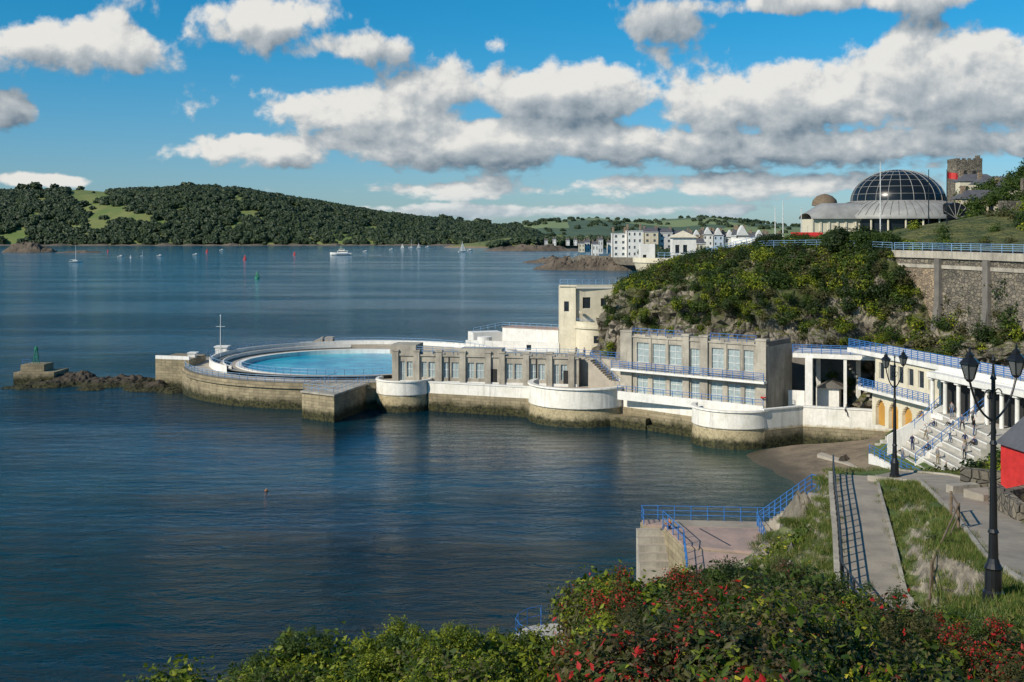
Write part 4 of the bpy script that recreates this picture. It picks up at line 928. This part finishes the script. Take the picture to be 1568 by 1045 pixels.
scatter('town_trees',tp,FAR[0])
# ------------------------------------------------------------------ boats and buoys
def hull(mb,x,y,L,w,h,rot):
    c,s=math.cos(rot),math.sin(rot); rows=[]
    for i in range(11):
        t=i/10; u=(t-.5)*L; ww=w/2*(1-(max(0,t-.45)/.55)**2.2)*(.8+.2*min(1,t*4)); sh=h*(1+.35*t*t); row=[]
        for v,zz in((-1,sh),(-.85,h*.3),(0,-.3),(.85,h*.3),(1,sh)): row.append((x+u*c-ww*v*s,y+u*s+ww*v*c,zz))
        rows.append(row)
    mb.grid(rows)
    mb.grid([[r[0] for r in rows],[r[4] for r in rows]])
    mb.add([rows[0][k] for k in range(5)],[(0,1,2,3,4)])
def sail(px,py,hh,sc=1.,rot=.4,sails=True):
    d=H*F/(py-Y0); x=X(px,d); T=Thing('sailing_boat'); L=hh*.75; hull(T.part('hull',M['white']),x,d,L,L*.28,L*.09,rot)
    T.part('mast',M['frame']).cyl((x,d,0),(x,d,hh),.13*sc,.08*sc); c,s=math.cos(rot),math.sin(rot)
    T.part('cabin',M['white']).box(x-L*.05*c,d-L*.05*s,L*.13,L*.35,L*.16,L*.09,rot); T.part('boom',M['frame']).cyl((x,d,L*.2),(x-c*L*.42,d-s*L*.42,L*.2),.1*sc)
    if sails:
        sa=T.part('sails',M['white']); sa.add([(x,d,L*.22),(x-c*L*.42,d-s*L*.42,L*.22),(x,d,hh*.97),(x-c*L*.14,d-s*L*.14+.3,hh*.55)],[(0,1,3,2)]); sa.add([(x+c*.3,d+s*.3,hh*.85),(x+c*L*.45,d+s*L*.45,L*.13),(x+c*L*.05,d+.5,L*.15)],[(0,1,2)])
    T.done()
sail(116,402,15,1.6,.3,False); sail(708,386,13.5,1.6); sail(630,380,13,1.5,.2,False); sail(641,381,9,1.2); sail(218,393,6,1,.4,False); sail(616,381,8,1,.2)
T=Thing('motor_boat'); d=H*F/(391-Y0); x=X(522,d); hull(T.part('hull',M['white']),x,d,24,6,2.4,math.pi); c=T.part('cabin',M['white']); c.box(x+2,d,3.6,11,4.4,2.6); c.box(x+1,d,5.8,6,3.4,1.8); T.part('windows',M['dglass']).box(x+2,d-2.22,3.9,10,.06,.9); T.part('windows',M['dglass']).box(x+1,d-1.72,6,5,.06,.8); T.part('stripe',M['blue']).box(x+2,d-3.0,1.6,16,.06,.4); T.part('mast',M['frame']).cyl((x,d,6),(x,d,10),.12); T.done()
mb=MB(); mb.grid([[(x+12,d-1,.05),(x+45,d-4,.05)],[(x+12,d+1,.05),(x+45,d+5,.05)]]); mb.obj('boat_wake',surf('foam',(.6,.65,.66),(.3,.42,.45),.3,.6,.3,2))
def buoy(px,py,h,mat):
    d=H*F/(py-Y0); x=X(px,d); T=Thing('channel_buoy'); q=T.part('float',mat); q.lathe(x,d,[(.01,-.4),(h*.3,-.3),(h*.36,0.05),(h*.34,h*.18),(h*.12,h*.25),(.01,h*.25)],16)
    for k in range(4): a=k*math.pi/2+.4; q.cyl((x+h*.26*math.cos(a),d+h*.26*math.sin(a),h*.2),(x+h*.08*math.cos(a),d+h*.08*math.sin(a),h*.8),h*.05)
    q.cyl((x,d,h*.75),(x,d,h*.85),h*.13); q.cyl((x,d,h*.85),(x,d,h*1.05),h*.1,.02); T.done()
buoy(394,427,4.,M['green']); buoy(375,398,4.4,M['red']); buoy(317,387,4.5,M['red']); buoy(451,391,4.,M['red']); buoy(200,395,2.5,M['frame']); buoy(165,386,3,M['red'])
for px,py in((185,394),(245,393),(300,391),(340,384),(560,386),(600,383),(655,379),(720,384)):
    d=H*F/(py-Y0); T=Thing('motor_dinghy'); x=X(px,d); hull(T.part('hull',M['white']),x,d,7,2.4,1.1,.3); T.part('cabin',M['white']).box(x,d,1.6,2.4,1.5,1.1,.3); T.part('windscreen',M['dglass']).box(x+1,d-.2,1.8,.1,1.4,.7,.3); T.done()
# ------------------------------------------------------------------ people
def body_mesh(pose):
    if pose=='stand': J={'pel':(0,0,.94,.13),'sp':(0,0,1.14,.115),'ch':(0,.01,1.36,.14),'nk':(0,.01,1.50,.055),'hb':(0,-.01,1.58,.075),'ht':(0,-.01,1.67,.08),
      'sl':(-.17,0,1.42,.06),'el':(-.25,.03,1.15,.043),'wl':(-.26,-.06,.92,.03),'pl':(-.26,-.08,.85,.034),'sr':(.17,0,1.42,.06),'er':(.25,.02,1.15,.043),'wr':(.27,-.10,.93,.03),'pr':(.27,-.13,.87,.034),
      'hl':(-.09,0,.88,.09),'kl':(-.11,-.03,.49,.06),'al':(-.12,.05,.09,.04),'tl':(-.13,-.12,.035,.036),'hr':(.09,0,.88,.09),'kr':(.11,.02,.49,.06),'ar':(.12,.08,.09,.04),'tr':(.13,-.09,.035,.036)}
    elif pose=='walk': J={'pel':(0,0,.92,.13),'sp':(0,-.01,1.12,.115),'ch':(0,-.03,1.34,.14),'nk':(0,-.04,1.48,.055),'hb':(0,-.07,1.56,.075),'ht':(0,-.07,1.65,.08),
      'sl':(-.17,-.02,1.4,.06),'el':(-.24,.12,1.15,.043),'wl':(-.24,.12,.92,.03),'pl':(-.24,.10,.85,.034),'sr':(.17,-.03,1.4,.06),'er':(.24,-.14,1.17,.043),'wr':(.22,-.32,1.02,.03),'pr':(.22,-.38,.99,.034),
      'hl':(-.09,0,.87,.09),'kl':(-.1,-.2,.5,.06),'al':(-.1,-.25,.09,.04),'tl':(-.1,-.42,.04,.036),'hr':(.09,0,.87,.09),'kr':(.1,.08,.48,.06),'ar':(.1,.34,.16,.04),'tr':(.1,.24,.04,.036)}
    else: J={'pel':(0,0,.12,.14),'sp':(0,.02,.32,.12),'ch':(0,-.01,.55,.14),'nk':(0,-.03,.69,.055),'hb':(0,-.06,.77,.075),'ht':(0,-.06,.86,.08),
      'sl':(-.17,0,.61,.06),'el':(-.24,-.14,.38,.043),'wl':(-.15,-.34,.40,.03),'pl':(-.13,-.42,.42,.034),'sr':(.17,0,.61,.06),'er':(.24,-.14,.38,.043),'wr':(.15,-.34,.40,.03),'pr':(.13,-.42,.42,.034),
      'hl':(-.1,-.03,.12,.09),'kl':(-.13,-.43,.36,.06),'al':(-.13,-.62,0.02,.04),'tl':(-.13,-.78,-.02,.036),'hr':(.1,-.03,.12,.09),'kr':(.13,-.43,.36,.06),'ar':(.13,-.62,0.02,.04),'tr':(.13,-.78,-.02,.036)}
    E=[('pel','sp'),('sp','ch'),('ch','nk'),('nk','hb'),('hb','ht'),('ch','sl'),('sl','el'),('el','wl'),('wl','pl'),('ch','sr'),('sr','er'),('er','wr'),('wr','pr'),('pel','hl'),('hl','kl'),('kl','al'),('al','tl'),('pel','hr'),('hr','kr'),('kr','ar'),('ar','tr')]
    J['no']=(J['hb'][0],J['hb'][1]-.095,J['hb'][2]+.03,.018); E.append(('hb','no'))
    lab={'pel':2,'sp':1,'ch':1,'nk':0,'hb':0,'ht':3,'no':0,'sl':1,'el':1,'wl':0,'pl':0,'sr':1,'er':1,'wr':0,'pr':0,'hl':2,'kl':2,'al':2,'tl':4,'hr':2,'kr':2,'ar':2,'tr':4}
    for sd in 'lr':
        w=Vector(J['w'+sd][:3]); p=Vector(J['p'+sd][:3]); d=(p-w).normalized(); sx=-1 if sd=='l' else 1; side=Vector((0,1,0)).cross(d).normalized() if abs(d.y)<.9 else Vector((1,0,0)); side=Vector((0,1,0)) if abs(d.z)>.7 else side
        for i,(o,l) in enumerate(((-.03,.06),(-.01,.075),(.01,.08),(.03,.07))):
            a=p+side*o+d*.03; b=a+d*l*.6+Vector((-sx*.005,0,0)); c=b+d*l*.5+Vector((-sx*.012,0,0)); 
            J[f'f{sd}{i}']=(*a,.009); J[f'g{sd}{i}']=(*b,.008); J[f'h{sd}{i}']=(*c,.007); E+=[('p'+sd,f'f{sd}{i}'),(f'f{sd}{i}',f'g{sd}{i}'),(f'g{sd}{i}',f'h{sd}{i}')]; lab[f'f{sd}{i}']=lab[f'g{sd}{i}']=lab[f'h{sd}{i}']=0
        a=w+d*.03-side*.035; b=a+d*.05-side*.02; J['u'+sd]=(*a,.011); J['v'+sd]=(*b,.009); E+=[('w'+sd,'u'+sd),('u'+sd,'v'+sd)]; lab['u'+sd]=lab['v'+sd]=0
    ks=list(J); me=bpy.data.meshes.new('fig'); me.from_pydata([J[k][:3] for k in ks],[(ks.index(a),ks.index(b)) for a,b in E],[])
    o=bpy.data.objects.new('fig',me); COL.objects.link(o); md=o.modifiers.new('s','SKIN'); md.use_smooth_shade=True
    for i,k in enumerate(ks): sv=me.skin_vertices[0].data[i]; sv.radius=(J[k][3],J[k][3]*(.8 if k in('ch','sp','pel') else 1)); sv.use_root=(k=='pel')
    o.modifiers.new('u','SUBSURF').levels=1; o.modifiers['u'].render_levels=1
    dg=bpy.context.evaluated_depsgraph_get(); res=bpy.data.meshes.new_from_object(o.evaluated_get(dg)); bpy.data.objects.remove(o)
    res.materials.clear()
    for i in range(5): res.materials.append(M['dark'])
    segs=[(Vector(J[a][:3]),Vector(J[b][:3]),lab[a],lab[b]) for a,b in E]
    for pl in res.polygons:
        c=Vector(pl.center); best=9;L=0
        for a,b,la,lb in segs:
            ab=b-a; t=max(0,min(1,(c-a).dot(ab)/ab.length_squared)); dd=(c-a-ab*t).length
            if dd<best: best=dd; L=la if t<.5 else lb
        if L in(0,3) and c.z>J['hb'][2]-.02: L=3 if (c.z>J['ht'][2]-.0 or c.y>J['hb'][1]+.035) else 0
        pl.material_index=L
    return res
BM={k:body_mesh(k) for k in('stand','walk','sit')}
skin=plain('skin',(.45,.26,.18),.6); hairs=[plain('brown_hair',(.06,.035,.02),.6),plain('fair_hair',(.3,.2,.09),.6),plain('dark_hair',(.015,.012,.01),.6)]
cl=[plain('cloth_'+n_,c,.85) for n_,c in(('white',(.7,.7,.68)),('navy',(.02,.03,.09)),('red',(.5,.03,.03)),('orange',(.6,.2,.03)),('black',(.02,.02,.02)),('denim',(.06,.11,.22)),('khaki',(.25,.2,.12)),('grey',(.2,.2,.21)))]
def person(x,y,z,pose='stand',rot=0.,sc=1.):
    o=bpy.data.objects.new('person',BM[pose]); COL.objects.link(o); o.location=(x,y,z); o.rotation_euler=(0,0,rot); o.scale=(sc,)*3
    top=random.choices(cl,(4,3,1,1.5,2,2,1,2))[0]; leg=random.choice((cl[1],cl[4],cl[5],cl[6],cl[4]))
    ms=[skin,top,leg,random.choice(hairs),cl[4]]
    for i,s in enumerate(o.material_slots): s.link='OBJECT'; s.material=ms[i]
    return o
def stepz(x): return 1.6+max(0,min(10,math.floor((x-40.4)/.66)))*.62
for i,(x,y) in enumerate([(44.6,112.5),(45.2,114),(46.1,113.2),(46.9,115.),(45.6,118),(44.,120.4),(43.1,116),(47.6,117),(46.4,121),(42.4,112),(45.,123.),(47.2,111.4),(43.6,123.4),(46.8,118),(46.,124),(47.5,122.5)]):
    x=40.4+.66*(math.floor((x-40.4)/.66)+.55); person(x,y,stepz(x),('stand','walk','sit')[i%3],random.uniform(-1.9,-1.2) if i%3==2 else random.uniform(-3,3),random.uniform(.95,1.06))
person(40.4+.66*2.5,122.5,stepz(42.05),'stand',2.,1.)
person(12.4,89.3,4.5,'sit',-1.4); person(13.8,217.6,3.93,'stand',.5); person(47.5,139.5,3.9,'stand',-1.5); person(12.3,218.,3.93,'stand',.2)
person(43.,146.6,3.9,'walk',1.2)
sw=person(X(408,122),122,-1.38,'stand',.6); sw.name='swimmer'
# ------------------------------------------------------------------ light, sky
sd=Vector((-.76,-.57,0)).normalized(); el=math.radians(33); S=Vector((sd.x*math.cos(el),sd.y*math.cos(el),math.sin(el)))
su=bpy.data.lights.new('sun','SUN'); su.energy=5.0; su.angle=math.radians(.5); su.color=(1,.90,.75); so=bpy.data.objects.new('sun',su); COL.objects.link(so); so.rotation_euler=S.to_track_quat('Z','Y').to_euler()
w=bpy.data.worlds.new('World'); SC.world=w; w.use_nodes=True; nt=w.node_tree; nt.nodes.clear(); n=N(nt)
sky=n.node('ShaderNodeTexSky'); sky.sky_type='NISHITA'; sky.sun_disc=False; sky.sun_elevation=el; sky.sun_rotation=math.atan2(sd.x,sd.y); sky.altitude=0; sky.dust_density=.3; sky.ozone_density=2.5
tc=n.node('ShaderNodeTexCoord').outputs['Generated']; s=n.sep(tc)
az=n.m('ARCTAN2',s[0],s[1]); elv=n.m('ARCSINE',s[2]); P0=n.comb(az,elv,0.)
def A_(px): return math.atan((px-784)/F)
def E_(py,px=784): return math.atan((352-py)/F*math.cos(A_(px)))
BL=[(95,65,150,44,.95),(400,30,150,44,1.05),(520,70,110,34,.9),(758,70,46,24,.70),(15,165,44,26,.9),
 (1300,0,320,22,.92),(1020,30,80,30,.7),
 (560,175,250,40,.88),(870,140,260,54,1.08),(1200,155,260,60,1.2),(1500,135,220,74,1.25),(400,228,150,30,.97),(760,215,380,46,1.05),(1250,225,420,34,1.1),
 (700,292,320,16,.82),(1100,285,420,24,.92),(60,276,110,10,.8),(780,322,560,12,.78)]
def blobs(vec,lst):
    tot=None
    for px,py,wx,wy,am in lst:
        a,e=A_(px),E_(py,px); q=n.node('ShaderNodeVectorMath',operation='MULTIPLY_ADD'); n.setin(q,0,vec)
        q.inputs[1].default_value=(F/wx,F/wy,0); q.inputs[2].default_value=(-a*F/wx,-e*F/wy,0)
        d_=n.node('ShaderNodeVectorMath',operation='DOT_PRODUCT'); nt.links.new(q.outputs[0],d_.inputs[0]); nt.links.new(q.outputs[0],d_.inputs[1])
        g_=n.m('EXPONENT',n.m('MULTIPLY_ADD',d_.outputs['Value'],-1.,math.log(am)))
        tot=g_ if tot is None else n.m('MAXIMUM',tot,g_)
    return tot
m1=blobs(P0,BL)
off=n.node('ShaderNodeVectorMath',operation='ADD'); n.setin(off,0,P0); off.inputs[1].default_value=(-.006,.020,0); m3=blobs(off.outputs[0],BL)
def nz(a,e):
    sc_=n.m('ADD',n.m('MAXIMUM',e,0.),.09); v=n.comb(n.m('MULTIPLY',a,5.2),n.m('MULTIPLY',n.m('LOGARITHM',sc_,2.718),1.25),3.7)
    n1=n.noise(v,2.5,8,.6,.1); vo=n.voro(v,6.5,'F1',2.)
    return n.m('ADD',n.m('MULTIPLY',n.m('SUBTRACT',n1,.5),2.5),n.m('MULTIPLY',n.m('SUBTRACT',.33,vo),1.0))
f1=nz(az,elv); f2=nz(n.m('ADD',az,-.007),n.m('ADD',elv,.010))
d1=n.m('ADD',n.m('SUBTRACT',m1,.45),f1)
alpha=n.mr(d1,-.06,.26)
br=n.m('ADD',.64,n.m('MULTIPLY',n.m('SUBTRACT',f1,f2),.9))
br=n.m('ADD',br,n.m('MULTIPLY',n.m('SUBTRACT',m1,m3),.75))
br=n.m('SUBTRACT',br,n.mr(d1,.35,1.3,0,.28))
dk=blobs(P0,[(1250,240,420,24,.36),(1030,30,110,36,.40),(1300,0,330,26,.48),(15,165,60,34,.6),(600,95,70,34,.30),(850,190,200,30,.10)])
br=n.m('SUBTRACT',br,dk); br=n.mr(br,.0,1.,0,1,False)
cc=n.mix(n.mr(br,0,.55,0,1,False),(.15,.215,.28),(.50,.545,.575)); cc=n.mix(n.mr(br,.5,1.),cc,(.93,.91,.86))
haze=n.mr(elv,0.,.05,.45,0); cc=n.mix(haze,cc,(.55,.70,.80))
tint=n.mix(n.mr(elv,.0,.2),(.56,.82,1.14),(.12,.86,1.20))
skc=n.mix(1.,sky.outputs[0],tint,'MULTIPLY')
bg1=n.node('ShaderNodeBackground'); n.setin(bg1,0,skc); bg1.inputs[1].default_value=.088
bg2=n.node('ShaderNodeBackground'); n.setin(bg2,0,cc); bg2.inputs[1].default_value=.88
mx=n.node('ShaderNodeMixShader'); n.setin(mx,0,n.m('MULTIPLY',alpha,.97)); nt.links.new(bg1.outputs[0],mx.inputs[1]); nt.links.new(bg2.outputs[0],mx.inputs[2])
o=n.node('ShaderNodeOutputWorld'); nt.links.new(mx.outputs[0],o.inputs[0])
SC.view_settings.view_transform='Standard'; SC.view_settings.look='None'; SC.view_settings.exposure=0
cam=bpy.data.cameras.new('camera'); co=bpy.data.objects.new('camera',cam); COL.objects.link(co); co.location=(0,0,H); co.rotation_euler=(math.pi/2,0,0)
cam.sensor_width=36; cam.lens=36*F/1568; cam.shift_y=-(522.5-Y0)/1568; cam.clip_end=60000; cam.clip_start=.5
SC.camera=co
